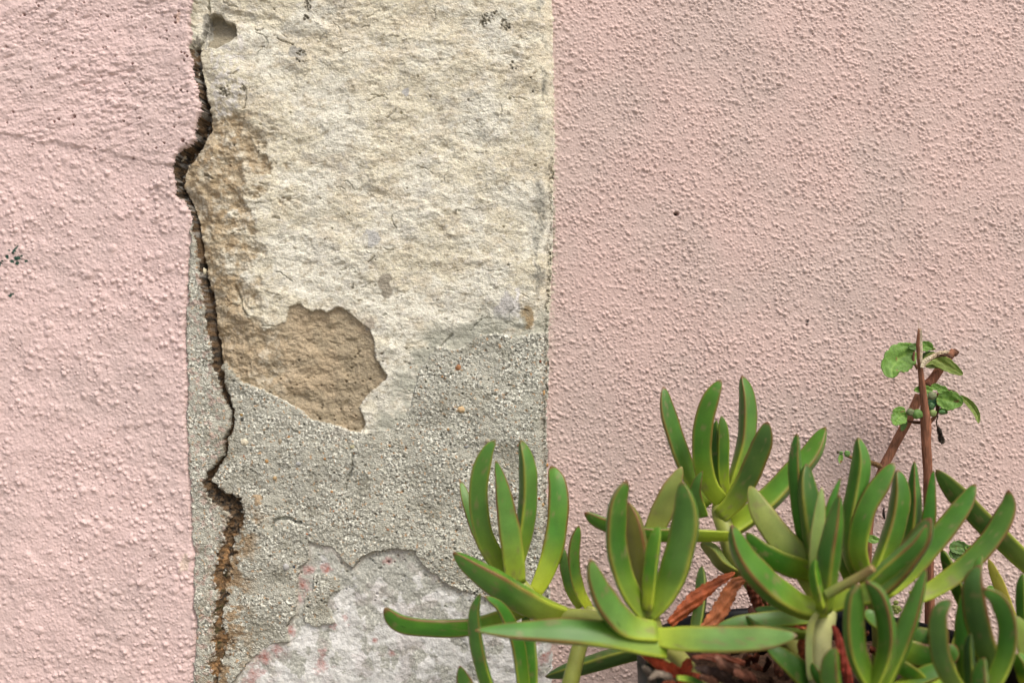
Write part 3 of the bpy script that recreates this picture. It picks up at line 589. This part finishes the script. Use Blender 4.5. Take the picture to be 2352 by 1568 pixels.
LF(s3,'C',[(1195,380),(1200,600),(1180,800),(1150,1000),(1200,1100)],130,.16,.13,roll=20,red=.1,glau=.2,yel=.1,base=(.05,.10,.025))
# --- right centre shoot
s4 = tube('shoot', 'E', [(190,1030),(180,1100),(152,1200),(150,1350),(170,1700)], 190, .222, .212, plant, M_leaf, (.44,.42,.24), w2=170, colr2=(.50,.52,.20), seed=11)
LF(s4,'d',[(1722,1115),(1748,1175),(1790,1235),(1840,1290),(1885,1380)],60,.19,.17,roll=-45,red=.5,glau=.3,yel=.9,tint=(.36,.37,.10),mid=.4)
LF(s4,'d',[(1831,994),(1828,1060),(1832,1130),(1845,1220),(1870,1320)],34,.185,.18,roll=10,red=.6,glau=.4,yel=.1)
LF(s4,'d',[(1852,1064),(1850,1110),(1858,1180),(1868,1240),(1880,1340)],58,.195,.185,roll=-15,red=.3,glau=.0,yel=.3,base=(.022,.085,.010),mid=.4)
LF(s4,'d',[(1714,1222),(1755,1265),(1805,1292),(1850,1306),(1890,1320)],48,.19,.19,roll=35,red=.3,glau=.15,yel=.5,mid=.3)
LF(s4,'d',[(1680,1204),(1700,1265),(1734,1316),(1782,1362),(1840,1396),(1892,1405)],62,.215,.225,roll=-14,red=.9,glau=.6,yel=.4,mid=.35,tip=1.8)
LF(s4,'E',[(165,85),(150,240),(130,450),(125,700),(160,960)],112,.215,.205,roll=-40,red=.7,glau=.7,yel=.6,tint=(.30,.34,.11),mid=.3,tip=1.5)
LF(s4,'E',[(310,20),(268,150),(220,350),(190,600),(180,900)],100,.21,.205,roll=30,red=.9,glau=.4,yel=.4,mid=.3,tip=1.5)
LF(s4,'E',[(298,145),(275,330),(230,600),(205,820),(185,1030)],160,.225,.235,roll=8,red=.9,glau=.45,yel=.3,mid=.35,tip=1.4)
LF(s4,'E',[(75,1560),(65,1300),(80,1130),(130,1040)],60,.224,.228,roll=40,red=.8,glau=.6,yel=.9,tint=(.42,.40,.20),mid=.7)
LF(s4,'E',[(120,630),(110,720),(130,850),(170,1000)],80,.235,.235,roll=8,red=.0,glau=.0,yel=.4,mid=.3)
tube('leaf_stub', 'E', [(555,700),(450,765),(330,830),(200,900)], 75, .235, .25, s4, M_leaf, (.25,.32,.07), w2=62, colr2=(.30,.20,.08), seed=2)
LF(s4,'E',[(985,320),(930,480),(820,640),(690,790),(520,910),(330,960),(215,1010)],205,.21,.235,roll=20,red=.7,glau=.35,yel=.3,wb=.6,mid=.6,base=(.036,.09,.014))
LF(s4,'E',[(955,372),(880,500),(780,600),(640,720),(520,830)],130,.24,.25,roll=-10,red=.9,glau=.5,yel=.1,mid=.3)
# --- tall right shoot behind
s5 = tube('shoot', 'E', [(430,600),(480,720),(560,900),(620,1200),(600,1600)], 150, .16, .165, plant, M_leaf, (.20,.22,.06), w2=130, colr2=YG, seed=13)
LF(s5,'d',[(1971,1004),(1978,1060),(1968,1130),(1956,1200),(1958,1280),(1975,1320)],46,.165,.16,roll=0,red=.3,glau=.45,yel=.2)
LF(s5,'d',[(2055,1062),(2028,1110),(1998,1160),(1980,1215),(1975,1270),(1995,1330)],50,.17,.17,roll=30,red=.6,glau=.2,yel=.25,wb=.8)
LF(s5,'d',[(2062,1078),(2066,1130),(2060,1180),(2045,1235),(2020,1300),(2000,1330)],48,.168,.16,roll=-5,red=.6,glau=.4,yel=.3)
LF(s5,'E',[(865,-110),(862,60),(862,230),(845,420),(800,620)],115,.155,.15,roll=6,red=.9,glau=.5,yel=.1,mid=.25,tip=1.3)
LF(s5,'E',[(1010,-40),(998,120),(985,300),(950,520),(850,760)],112,.165,.16,roll=35,red=.7,glau=.9,yel=.2,mid=.25,tip=1.3)
LF(s5,'E',[(1328,65),(1250,220),(1120,400),(980,570),(800,770),(640,900)],172,.185,.18,roll=30,red=.6,glau=.4,yel=.4,mid=.5)
LF(s5,'E',[(1575,108),(1585,230),(1500,420),(1350,610),(1180,760),(1000,880),(850,940)],165,.195,.19,roll=32,red=.7,glau=.3,yel=.4,mid=.6,base=(.04,.12,.012))
LF(s5,'d',[(2150,1078),(2185,1115),(2225,1158),(2275,1208),(2330,1260),(2400,1330)],54,.12,.12,roll=28,red=.3,glau=.1,yel=.2,mid=.6,base=(.042,.10,.014))
LF(s5,'E',[(1075,560),(1130,680),(1200,850),(1260,1000),(1300,1150)],110,.13,.13,roll=15,red=.3,glau=.4,yel=.2)
LF(s5,'E',[(1425,630),(1470,740),(1520,860),(1570,1000),(1640,1150)],84,.12,.12,roll=-50,red=.1,glau=0,yel=.3,tint=(.62,.42,.08),mid=.4)
LF(s5,'E',[(300,420),(330,560),(360,700),(420,860)],120,.155,.15,roll=15,red=.1,glau=.6,yel=.4)
tube('shoot', 'd', [(2395,1315),(2392,1420),(2345,1530),(2220,1650),(2050,1720)], 44, .14, .12, plant, M_leaf, (.26,.28,.07), w2=34, colr2=YG, seed=14)
# --- lower front shoots
s6 = tube('shoot', 'E', [(520,1480),(560,1600),(580,1800)], 170, .25, .25, plant, M_leaf, YG, w2=150, colr2=YG, seed=15)
LF(s6,'E',[(955,700),(905,880),(845,1080),(770,1290),(680,1500),(620,1640)],150,.25,.25,roll=20,red=.7,glau=.45,yel=.2,mid=.35,tip=1.5)
LF(s6,'E',[(445,812),(405,930),(395,1150),(420,1350),(500,1540),(560,1640)],168,.26,.27,roll=-12,red=.6,glau=.35,yel=.2)
LF(s6,'E',[(498,798),(590,890),(648,1050),(668,1240),(640,1420),(560,1620)],150,.265,.275,roll=10,red=.9,glau=.3,yel=.2,wb=.75)
LF(s6,'E',[(268,1298),(245,1420),(250,1550),(300,1700)],155,.27,.28,roll=20,red=1,glau=.35,mid=.2)
LF(s6,'E',[(1190,1290),(1080,1350),(930,1350),(780,1300),(640,1270)],190,.215,.22,roll=-40,red=.8,glau=.5,yel=.5,mid=.6)
LF(s6,'E',[(870,1150),(960,1250),(1020,1350),(1080,1500)],200,.20,.20,roll=-50,red=.4,glau=.9,yel=.3,mid=.3)
LF(s6,'E',[(1180,1420),(1050,1480),(900,1540),(700,1650)],140,.235,.235,roll=30,red=.3,glau=.3,yel=.5)
LF(s6,'C',[(1790,1130),(1950,1250),(2100,1380),(2280,1560),(2400,1700)],205,.215,.21,roll=-35,red=.3,glau=.35,yel=.2,mid=.3)
LF(s6,'C',[(1610,850),(1690,940),(1820,990),(2000,1010),(2200,1020)],110,.20,.205,roll=10,red=.6,glau=.3,yel=.3,mid=.3)
LF(s6,'C',[(1330,955),(1500,930),(1750,905),(2000,880),(2250,870)],165,.185,.19,roll=60,red=.3,glau=.8,yel=.2,mid=.4)
LF(s6,'C',[(1690,790),(1850,820),(2050,840),(2250,850)],120,.17,.17,roll=60,red=.2,glau=.7,yel=.1,mid=.3)
LF(s6,'E',[(500,1010),(530,1060),(620,1120),(700,1200)],150,.18,.18,roll=60,red=.2,glau=.6,yel=.3,mid=.3)
s7 = tube('shoot', 'E', [(1330,1500),(1370,1650),(1400,1900)], 190, .255, .255, plant, M_leaf, YG, w2=170, colr2=YG, seed=17)
LF(s7,'E',[(1300,790),(1255,930),(1235,1130),(1235,1350),(1270,1620)],105,.22,.22,roll=40,red=.4,glau=.7,yel=.15,mid=.3)
LF(s7,'E',[(1375,600),(1350,700),(1350,800),(1380,900)],70,.21,.205,roll=20,red=.6,glau=.4,mid=.3)
LF(s7,'E',[(1358,675),(1325,820),(1345,1020),(1390,1220),(1450,1400),(1480,1520)],200,.245,.245,roll=30,red=.8,glau=.3,yel=.1,mid=.45,base=(.036,.09,.016))
LF(s7,'E',[(1290,1190),(1280,1300),(1290,1500),(1310,1700)],85,.255,.26,roll=10,red=.1,glau=.1,yel=.1,base=(.03,.08,.025),mid=.3)
LF(s7,'E',[(1375,850),(1500,930),(1572,1080),(1585,1250),(1545,1420),(1440,1640)],155,.265,.275,roll=28,red=.9,glau=.2,yel=.2,wb=.8)
LF(s7,'E',[(1145,938),(1065,1030),(1052,1180),(1075,1370),(1150,1540),(1250,1680)],150,.265,.275,roll=38,red=.6,glau=.2,yel=.2,wb=.8,base=(.036,.105,.014))
LF(s7,'E',[(1388,1375),(1372,1480),(1370,1600),(1370,1750)],125,.285,.295,roll=20,red=1,glau=.8,yel=.2,mid=.2)
LF(s7,'E',[(1685,740),(1680,900),(1690,1100),(1720,1300)],90,.20,.20,roll=10,red=.2,glau=.4,yel=.8)
LF(s7,'E',[(1600,1050),(1670,1180),(1700,1350),(1700,1600)],130,.22,.22,roll=-30,red=.2,glau=.3,yel=.9,tint=(.33,.38,.09))
LF(s7,'E',[(1640,1340),(1690,1450),(1720,1600)],120,.25,.25,roll=10,red=.4,glau=.3,yel=.7)
LF(s7,'E',[(1230,1110),(1190,1240),(1160,1400),(1170,1640)],95,.20,.20,roll=-30,red=.1,glau=.1,yel=.9,tint=(.50,.42,.12),mid=.3)

s8 = tube('shoot', 'E', [(980,1500),(960,1650),(950,1900)], 160, .23, .23, plant, M_leaf, YG, w2=140, colr2=YG, seed=19)
LF(s8,'E',[(800,1180),(850,1290),(900,1400),(950,1500)],120,.20,.19,roll=15,red=.6,glau=.6,yel=.4)
LF(s8,'E',[(1010,1130),(1000,1250),(985,1380),(970,1520)],105,.215,.205,roll=-20,red=.5,glau=.7,yel=.4)
LF(s8,'E',[(700,1380),(780,1440),(870,1500),(960,1580)],130,.235,.235,roll=25,red=.5,glau=.3,yel=.5)
LF(s8,'E',[(1240,1560),(1120,1590),(1000,1620)],120,.255,.25,roll=25,red=.5,glau=.4,yel=.5)
LF(s6,'C',[(2230,1290),(2280,1380),(2350,1480),(2450,1600)],120,.24,.235,roll=15,red=.8,glau=.5,yel=.3,mid=.3)
LF(s2,'C',[(1250,1560),(1180,1500),(1080,1460),(960,1440)],70,.235,.225,roll=15,red=.9,glau=.5,yel=.3,mid=.3)
# --- dried leaves: thin crumpled ribbons
def dry(parent, z, pts, wpx, d0, d1, colr, fold=.5, seed=0, name='dried_leaf', mat=None, taper=1.0, thick=.0007):
    P3, sc = pts3(z, pts, d0, d1); n, m = 34, 13; Q, L = crspline(P3, n); T, Sd, N = frames(Q)
    t = np.linspace(0, 1, n); u = np.linspace(-1, 1, m)
    W = wpx*sc*.5*np.power(np.clip(np.sin(np.clip(t*.93+.07, 0, 1)*math.pi), 0, 1), .45)*(1-.3*taper*t)+.0004
    V = []
    for side in (1, -1):
        for i in range(n):
            tw = fold*(math.sin(t[i]*5+seed)*.8); cu = fold*1.1
            x = u*math.cos(tw)*W[i]*(1+.07*math.sin(t[i]*31+seed)+.10*math.sin(t[i]*83+seed*2)*u*u); y = (-cu*u*u*.6+u*math.sin(tw)+.16*np.sin(u*7+t[i]*17+seed)+.09*np.sin(u*19-t[i]*29+seed)+.08*math.sin(t[i]*40+seed))*W[i]
            V.append(Q[i]+x[:, None]*Sd[i]+(y+side*thick/2)[:, None]*N[i])
    V = np.array(V).reshape(-1, 3); F = []; o = n*m
    for i in range(n-1):
        for j in range(m-1):
            F.append((i*m+j, i*m+j+1, (i+1)*m+j+1, (i+1)*m+j)); F.append((o+i*m+j, o+(i+1)*m+j, o+(i+1)*m+j+1, o+i*m+j+1))
        F.append((i*m, (i+1)*m, o+(i+1)*m, o+i*m)); F.append((i*m+m-1, o+i*m+m-1, o+(i+1)*m+m-1, (i+1)*m+m-1))
    for j in range(m-1):
        F.append((j, o+j, o+j+1, j+1)); F.append(((n-1)*m+j, (n-1)*m+j+1, o+(n-1)*m+j+1, o+(n-1)*m+j))
    C = np.array(colr)[None]*(1+.35*pn(V[:, 0]*150+seed, V[:, 2]*150, seed))[:, None]
    return build(name, V, F, mat or M_dry, parent, np.clip(C, .004, 1), True)
OR = (.38, .095, .032); BR = (.19, .050, .022); RD = (.36, .055, .018); DK = (.04, .022, .016)
dry(s3,'C',[(1505,445),(1350,530),(1180,650),(1030,790),(890,930)],150,.15,.14,OR,.7,1)
dry(s3,'C',[(1635,480),(1500,560),(1420,700),(1330,860),(1210,990)],165,.165,.15,(.50,.17,.065),.35,2)
dry(s3,'C',[(1620,480),(1665,580),(1700,700),(1755,830)],135,.15,.145,BR,.8,3)
dry(s3,'C',[(1760,590),(1810,680),(1890,750),(2010,800)],120,.15,.14,(.20,.06,.03),.7,4)
dry(s3,'C',[(1640,760),(1680,830),(1780,880)],80,.17,.16,(.22,.09,.06),.7,5)
dry(s4,'C',[(1960,985),(2080,970),(2170,1010),(2230,1150)],150,.19,.19,OR,.7,6)
dry(s2,'C',[(600,1175),(740,1270),(870,1340),(1010,1400),(1180,1440)],120,.22,.23,RD,.6,7)
dry(s2,'C',[(1080,1250),(1050,1340),(1030,1450),(1020,1600)],150,.225,.225,RD,.5,8)
dry(s2,'C',[(1130,1340),(1300,1380),(1420,1440),(1550,1560)],110,.23,.24,DK,.5,9)
dry(s2,'C',[(1100,1240),(1280,1240),(1450,1270),(1600,1300)],80,.21,.21,BR,.7,10)
dry(s6,'E',[(250,1130),(290,1230),(330,1400),(380,1600)],80,.235,.235,(.30,.05,.03),.6,11)
dry(s6,'E',[(0,1150),(30,1220),(20,1300),(60,1400)],90,.20,.20,OR,.7,12)
rs = random.Random(4)
for k, (p, w_, c_) in enumerate([([(640,1330),(700,1400),(720,1500),(700,1620)],80,(.12,.10,.08)),([(700,1440),(780,1400),(880,1430),(930,1520)],70,(.22,.18,.14)),([(830,1480),(900,1500),(1000,1560),(1050,1650)],90,BR),([(1180,1420),(1300,1470),(1380,1560)],90,(.17,.08,.05)),([(640,1540),(760,1560),(880,1600)],80,BR),([(1330,1250),(1420,1330),(1560,1350)],100,(.26,.13,.09)),([(1500,1380),(1620,1420),(1700,1500)],110,(.20,.08,.05))]):
    dry(s2,'C',p,w_,.22,.25,c_,.8,80+k)
for k in range(26):
    x = rs.uniform(1420, 2350); y = rs.uniform(1200, 1500); a = rs.uniform(0, 6.28); L = rs.uniform(60, 140)
    dry(s6 if k % 2 else s2,'C',[(x, y),(x+L*.6*math.cos(a)+20, y+L*.5*math.sin(a)),(x+L*1.3*math.cos(a), y+L*math.sin(a)+10)],rs.uniform(50,100),rs.uniform(.13,.2),rs.uniform(.13,.2),rs.choice([BR,DK,(.10,.04,.02),(.2,.07,.035)]),.9,20+k)
for k in range(14):
    x = rs.uniform(230, 1150); y = rs.uniform(1150, 1560); a = rs.uniform(0, 6.28); L = rs.uniform(60, 130)
    dry(s6,'E',[(x, y),(x+L*.6*math.cos(a)+20, y+L*.5*math.sin(a)),(x+L*1.3*math.cos(a), y+L*math.sin(a)+10)],rs.uniform(40,80),rs.uniform(.12,.2),rs.uniform(.12,.2),rs.choice([BR,DK,(.10,.04,.02),(.2,.07,.035)]),.9,50+k)

# ------------------------------------------------------------------ pot (lathe), soil
def lathe(prof, c, m=96):
    V = []; F = []
    for (r, z) in prof:
        for j in range(m): a = 2*math.pi*j/m; V.append((c[0]+r*math.cos(a), c[1]+r*math.sin(a), c[2]+z))
    for i in range(len(prof)-1):
        for j in range(m): j2 = (j+1) % m; F.append((i*m+j, i*m+j2, (i+1)*m+j2, (i+1)*m+j))
    return np.array(V), F
gz = -0.405
pot = tag(empty('plant_pot', (POT_C[0], POT_C[1], gz)), 'round black plastic plant pot holding the succulent', 'plant pot')
hb = POT_C[2]-gz
V, F = lathe([(0, -hb+.004), (POT_R*.70, -hb+.001), (POT_R*.72, -hb+.004), (POT_R*.955, -.030), (POT_R*.96, -.024), (POT_R*.93, -.024), (POT_R*.69, -hb+.008), (0, -hb+.010)], POT_C)
build('pot_body', V, F, M_pot, pot)
V, F = lathe([(POT_R*.963, -.030), (POT_R*1.0, -.029), (POT_R*1.012, -.026), (POT_R*1.02, -.004), (POT_R*1.015, -.001), (POT_R*1.0, 0), (POT_R*.975, -.0015), (POT_R*.967, -.006), (POT_R*.957, -.028), (POT_R*.963, -.030)], POT_C)
build('pot_rim', V, F, M_pot, pot)
a = np.linspace(0, 2*math.pi, 120, endpoint=False); rr = np.linspace(0.02, .94, 50)
AA, RR = np.meshgrid(a, rr); sx = POT_R*RR*np.cos(AA); sy = POT_R*RR*np.sin(AA)
sz = -.022+.004*fbm(sx*1000, sy*1000, 22, 4, 301)+.004*np.clip(grains(sx*1000, sy*1000, 9, 303), 0, 1)
V = np.stack([POT_C[0]+sx, POT_C[1]+sy, POT_C[2]+sz], -1).reshape(-1, 3); F = []
for i in range(49):
    for j in range(120): j2 = (j+1) % 120; F.append((i*120+j, i*120+j2, (i+1)*120+j2, (i+1)*120+j))
F.append(tuple(range(119, -1, -1)))
tag(build('soil', V, F, M_soil, None, np.tile((.075, .042, .026), (len(V), 1)), True, (POT_C[0], POT_C[1], POT_C[2]-.02)), 'dark brown potting soil with dry leaf litter inside the black pot', 'soil', kind='stuff')

# ------------------------------------------------------------------ woody plant behind
DB = .045
shrub = tag(empty('woody_plant', ((2120-1176)*S, -DB, -.404)), 'thin reddish brown woody plant with snapped stems and small scalloped leaves, behind the succulent', 'plant')
BK = (.17, .065, .035); BK2 = (.26, .115, .065)
m1 = tube('main_stem', 'D', [(1002,135),(990,260),(1002,400),(1016,560),(1040,760),(1054,930),(1054,1100),(1066,1260),(1070,1400),(1075,1750),(1085,2600),(1060,3600),(1040,4560)], 76, DB, DB+.012, shrub, M_bark, BK, w2=26, colr2=BK2, seed=21, nodes=((.822,.10),(.826,.12)), tp=.79, n=130, lump=.10)
m2 = tube('side_stem', 'D', [(1000,690),(930,850),(850,1000),(760,1170),(690,1320),(600,1600),(560,2000),(570,2600),(640,3600),(700,4560)], 82, DB-.008, DB-.012, shrub, M_bark, BK2, w2=72, colr2=BK2, seed=22, n=110, lump=.10)
m3 = tube('branch', 'D', [(1290,322),(1230,390),(1170,470),(1110,560),(1060,610)], 78, DB-.004, DB-.006, shrub, M_bark, BK, w2=62, colr2=BK2, seed=23, lump=.14)
tube('branch_end', 'D', [(1312,318),(1296,335),(1282,350)], 60, DB-.006, DB-.006, m3, M_bark, (.11,.05,.03), w2=54, seed=24, n=8, lump=.2)
tube('twig', 'D', [(395,1195),(450,1215),(540,1240),(620,1262),(700,1300)], 48, DB-.01, DB-.006, shrub, M_bark, (.20,.12,.05), w2=26, seed=25, n=30, lump=.2)
tube('twig', 'D', [(905,905),(950,915),(1020,920)], 30, DB, DB, shrub, M_bark, (.10,.045,.025), w2=22, seed=26, n=14)
tube('twig', 'D', [(1160,760),(1140,850),(1090,915),(1060,950)], 34, DB, DB+.004, shrub, M_bark, (.12,.055,.03), w2=26, seed=27, n=18)
tube('twig', 'D', [(955,330),(950,400),(985,470)], 26, DB+.003, DB+.003, shrub, M_bark, (.16,.08,.045), w2=18, seed=28, n=14)
tube('twig', 'D', [(1250,650),(1200,640),(1150,690),(1150,800)], 22, DB, DB, shrub, M_bark, (.12,.06,.035), w2=18, seed=29, n=14)
def blade(z, pts, wpx, d0, d1, colr, seed, scal=.05, fold=.25, mid=.45, parent=shrub, name='leaf'):
    P3, sc = pts3(z, pts, d0, d1); n, m = 40, 15; Q, L = crspline(P3, n); T, Sd, N = frames(Q)
    t = np.linspace(0, 1, n); u = np.linspace(-1, 1, m)
    W = wpx*sc*.5*np.power(np.clip(np.sin(math.pi*np.power(t*.985+.01, .85)), 0, 1), .55)
    W = W*(1+scal*1.6*np.abs(np.sin(t*math.pi*5.5+seed)))
    V = []; C = []; th = .0009
    for side in (1, -1):
        for i in range(n):
            y = (fold*(np.abs(u)-1)*-1*-1+.05*np.sin(u*5+t[i]*9+seed)-.10*fold*np.cos(u*9))*W[i]
            V.append(Q[i]+(u*W[i])[:, None]*Sd[i]+(y+side*th/2)[:, None]*N[i])
            vein = np.exp(-(u/.06)**2)*.6+.25*np.exp(-((((np.abs(u)*.8+t[i]*5.5) % 1)-.5)/.10)**2)
            C.append(np.array(colr)[None]*(1+.6*vein[:, None]*np.array([1.2, .8, .8])))
    V = np.array(V).reshape(-1, 3); C = np.array(C).reshape(-1, 3); F = []; o = n*m
    sp = pn(V[:, 0]*260+seed, V[:, 2]*260, seed); C = np.where((sp > .72)[:, None], np.array([.22, .11, .05]), C)
    for i in range(n-1):
        for j in range(m-1):
            F.append((i*m+j, i*m+j+1, (i+1)*m+j+1, (i+1)*m+j)); F.append((o+i*m+j, o+(i+1)*m+j, o+(i+1)*m+j+1, o+i*m+j+1))
        F.append((i*m, (i+1)*m, o+(i+1)*m, o+i*m)); F.append((i*m+m-1, o+i*m+m-1, o+(i+1)*m+m-1, (i+1)*m+m-1))
    for j in range(m-1):
        F.append((j, o+j, o+j+1, j+1)); F.append(((n-1)*m+j, (n-1)*m+j+1, o+(n-1)*m+j+1, o+(n-1)*m+j))
    return build(name, V, F, M_blade, parent, np.clip(C, .004, 1), True)
G1 = (.14, .27, .05); G2 = (.09, .17, .045); G3 = (.20, .27, .06); G4 = (.27, .33, .09)
B_ = blade
B_('D',[(780,545),(770,470),(830,390),(900,340),(955,310)],225,DB,DB+.01,G1,1,.07)
B_('D',[(790,312),(850,285),(930,285),(985,290)],60,DB-.004,DB,G1,2,.08)
B_('D',[(905,292),(960,285),(1010,290)],55,DB,DB+.003,G2,3)
B_('D',[(1110,300),(1080,285),(1040,285),(1005,305)],85,DB,DB,G1,4,.06)
B_('D',[(1130,300),(1115,305),(1080,310)],20,DB-.004,DB,G3,5)
B_('D',[(1140,345),(1080,360),(1015,390)],75,DB-.003,DB,(.10,.15,.05),6)
B_('D',[(1362,518),(1290,475),(1200,420),(1110,385),(1030,430)],110,DB,DB+.006,G3,7,.05)
B_('D',[(1180,450),(1110,440),(1040,440)],50,DB,DB,(.20,.26,.08),8)
B_('D',[(955,650),(1010,640),(1060,645),(1110,650)],68,DB+.006,DB+.008,G1,9,.08)
B_('D',[(1185,620),(1140,620),(1095,625)],52,DB+.004,DB+.006,G1,10,.1)
B_('D',[(1235,645),(1200,640),(1150,660)],58,DB+.006,DB+.008,G1,11,.1)
B_('D',[(1360,770),(1310,745),(1250,735),(1190,720),(1150,705)],150,DB+.006,DB+.012,G1,12,.10)
B_('D',[(1330,690),(1270,665),(1210,660)],40,DB,DB,(.15,.14,.07),13)
B_('D',[(1495,925),(1480,850),(1430,770),(1345,695)],58,DB,DB+.006,G3,14,.03,.5)
B_('D',[(775,830),(830,820),(880,810)],60,DB+.004,DB+.006,G1,15,.12)
B_('D',[(790,940),(820,890),(860,860),(890,850)],110,DB+.006,DB+.010,G1,16,.14)
B_('D',[(850,990),(865,950),(885,895)],44,DB,DB,G2,17,.1)
B_('D',[(1065,830),(1080,790),(1110,735),(1150,720)],85,DB+.003,DB+.003,(.04,.12,.06),18)
B_('D',[(1235,840),(1200,825),(1160,830)],50,DB+.005,DB+.006,G2,19,.1)
B_('D',[(335,1260),(340,1225),(345,1180)],36,DB-.006,DB-.004,G1,20,.1)
B_('D',[(1475,2010),(1420,1975),(1380,1960)],60,DB,DB,G1,21,.1)
B_('E',[(1280,565),(1210,545),(1130,550)],90,DB,DB,G2,22,.12)
B_('E',[(1240,620),(1190,605),(1130,575)],70,DB,DB,G2,23,.1)
B_('E',[(605,490),(560,485),(500,470)],55,DB,DB,G1,24,.1)
B_('E',[(1465,850),(1440,850),(1420,860)],36,DB,DB,G1,25,.1)
def bud(x, y, rx, ry, c, k, z='D'):
    a, b, cc_, e = TR[z]; f = (CD+OFF-DB-.008)/CD
    blob('bud', ((a+x*b-1176)*S*f, -DB-.008, (784-(cc_+y*e))*S*f), (rx*b*S*.88, min(rx, ry)*b*S*.5, ry*b*S*.8), c, shrub, M_blade, 400+k, 3, .16)
for k, (x, y, rx, ry, c) in enumerate([(1105,695,42,40,(.17,.20,.10)),(1060,700,18,28,(.10,.18,.07)),(925,832,38,38,(.14,.17,.08)),(985,850,52,48,(.13,.25,.06)),(1112,840,34,36,(.20,.27,.09)),(395,1178,28,32,(.12,.24,.06)),(345,1172,16,20,(.10,.20,.06)),(1100,780,26,36,(.06,.14,.05)),(318,1165,12,16,(.08,.06,.04)),(1190,830,30,20,(.07,.17,.05))]):
    bud(x, y, rx, ry, c, k)
for k, (x, y) in enumerate([(725,960),(715,990),(740,1000),(730,1030),(750,1015),(720,1010)]): bud(x, y, 22, 20, (.20, .24, .06), 30+k, 'E')
# splintered bark, dead hanging leaf
dry(shrub,'D',[(1012,140),(1014,250),(1016,330),(1012,420)],14,DB+.018,DB+.018,(.62,.52,.36),.2,61,'bark_splinter',M_bark)
dry(shrub,'D',[(1250,325),(1170,340),(1090,380),(1018,450)],34,DB+.016,DB+.012,(.52,.42,.28),.5,62,'bark_splinter',M_bark)
dry(shrub,'D',[(1280,378),(1220,350),(1150,355),(1080,390)],40,DB+.014,DB+.012,(.10,.05,.03),.6,63,'bark_splinter',M_bark)
dry(shrub,'D',[(1105,360),(1060,390),(1030,425),(1020,460)],30,DB+.018,DB+.016,(.60,.53,.38),.5,64,'bark_splinter',M_bark)
tube('bark_fibre', 'D', [(990,60),(993,95),(1000,150)], 7, DB+.015, DB+.015, shrub, M_bark, (.6,.5,.36), w2=2, n=10, m=6)
tube('bark_fibre', 'D', [(978,150),(990,155),(1000,170)], 7, DB+.015, DB+.015, shrub, M_bark, (.3,.16,.1), w2=3, n=6, m=6)
tube('dead_leaf_stalk', 'D', [(1155,860),(1142,920),(1155,970)], 12, DB, DB, shrub, M_bark, (.05,.03,.02), w2=10, n=12, m=8)
dry(shrub,'D',[(1155,955),(1172,1010),(1180,1050),(1200,1095)],50,DB,DB,(.035,.028,.018),.9,65,'dead_leaf')
dry(shrub,'E',[(750,460),(770,500),(735,545)],40,DB,DB,(.02,.02,.018),.9,66,'dead_leaf')
dry(shrub,'E',[(635,245),(632,290),(640,330)],14,DB,DB,(.03,.02,.018),.9,67,'dead_leaf')

# ------------------------------------------------------------------ ground under the pot (below the picture)
gx = np.concatenate([[-60, -20, -6, -3], np.linspace(-1.6, 1.6, 60), [3, 6, 20, 60]]); gy = np.concatenate([[-60, -20, -6, -3], np.linspace(-1.8, 0.02, 40)])
GX, GY = np.meshgrid(gx, gy); GZ = gz+.0015*fbm(GX*1000, GY*1000, 180, 3, 500)*0
V = np.stack([GX, GY, GZ], -1).reshape(-1, 3); i = np.arange(GX.size).reshape(GX.shape)
F = np.stack([i[:-1, :-1], i[:-1, 1:], i[1:, 1:], i[1:, :-1]], -1).reshape(-1, 4)
tag(build('pavement', V, F, M_ground), kind='structure')
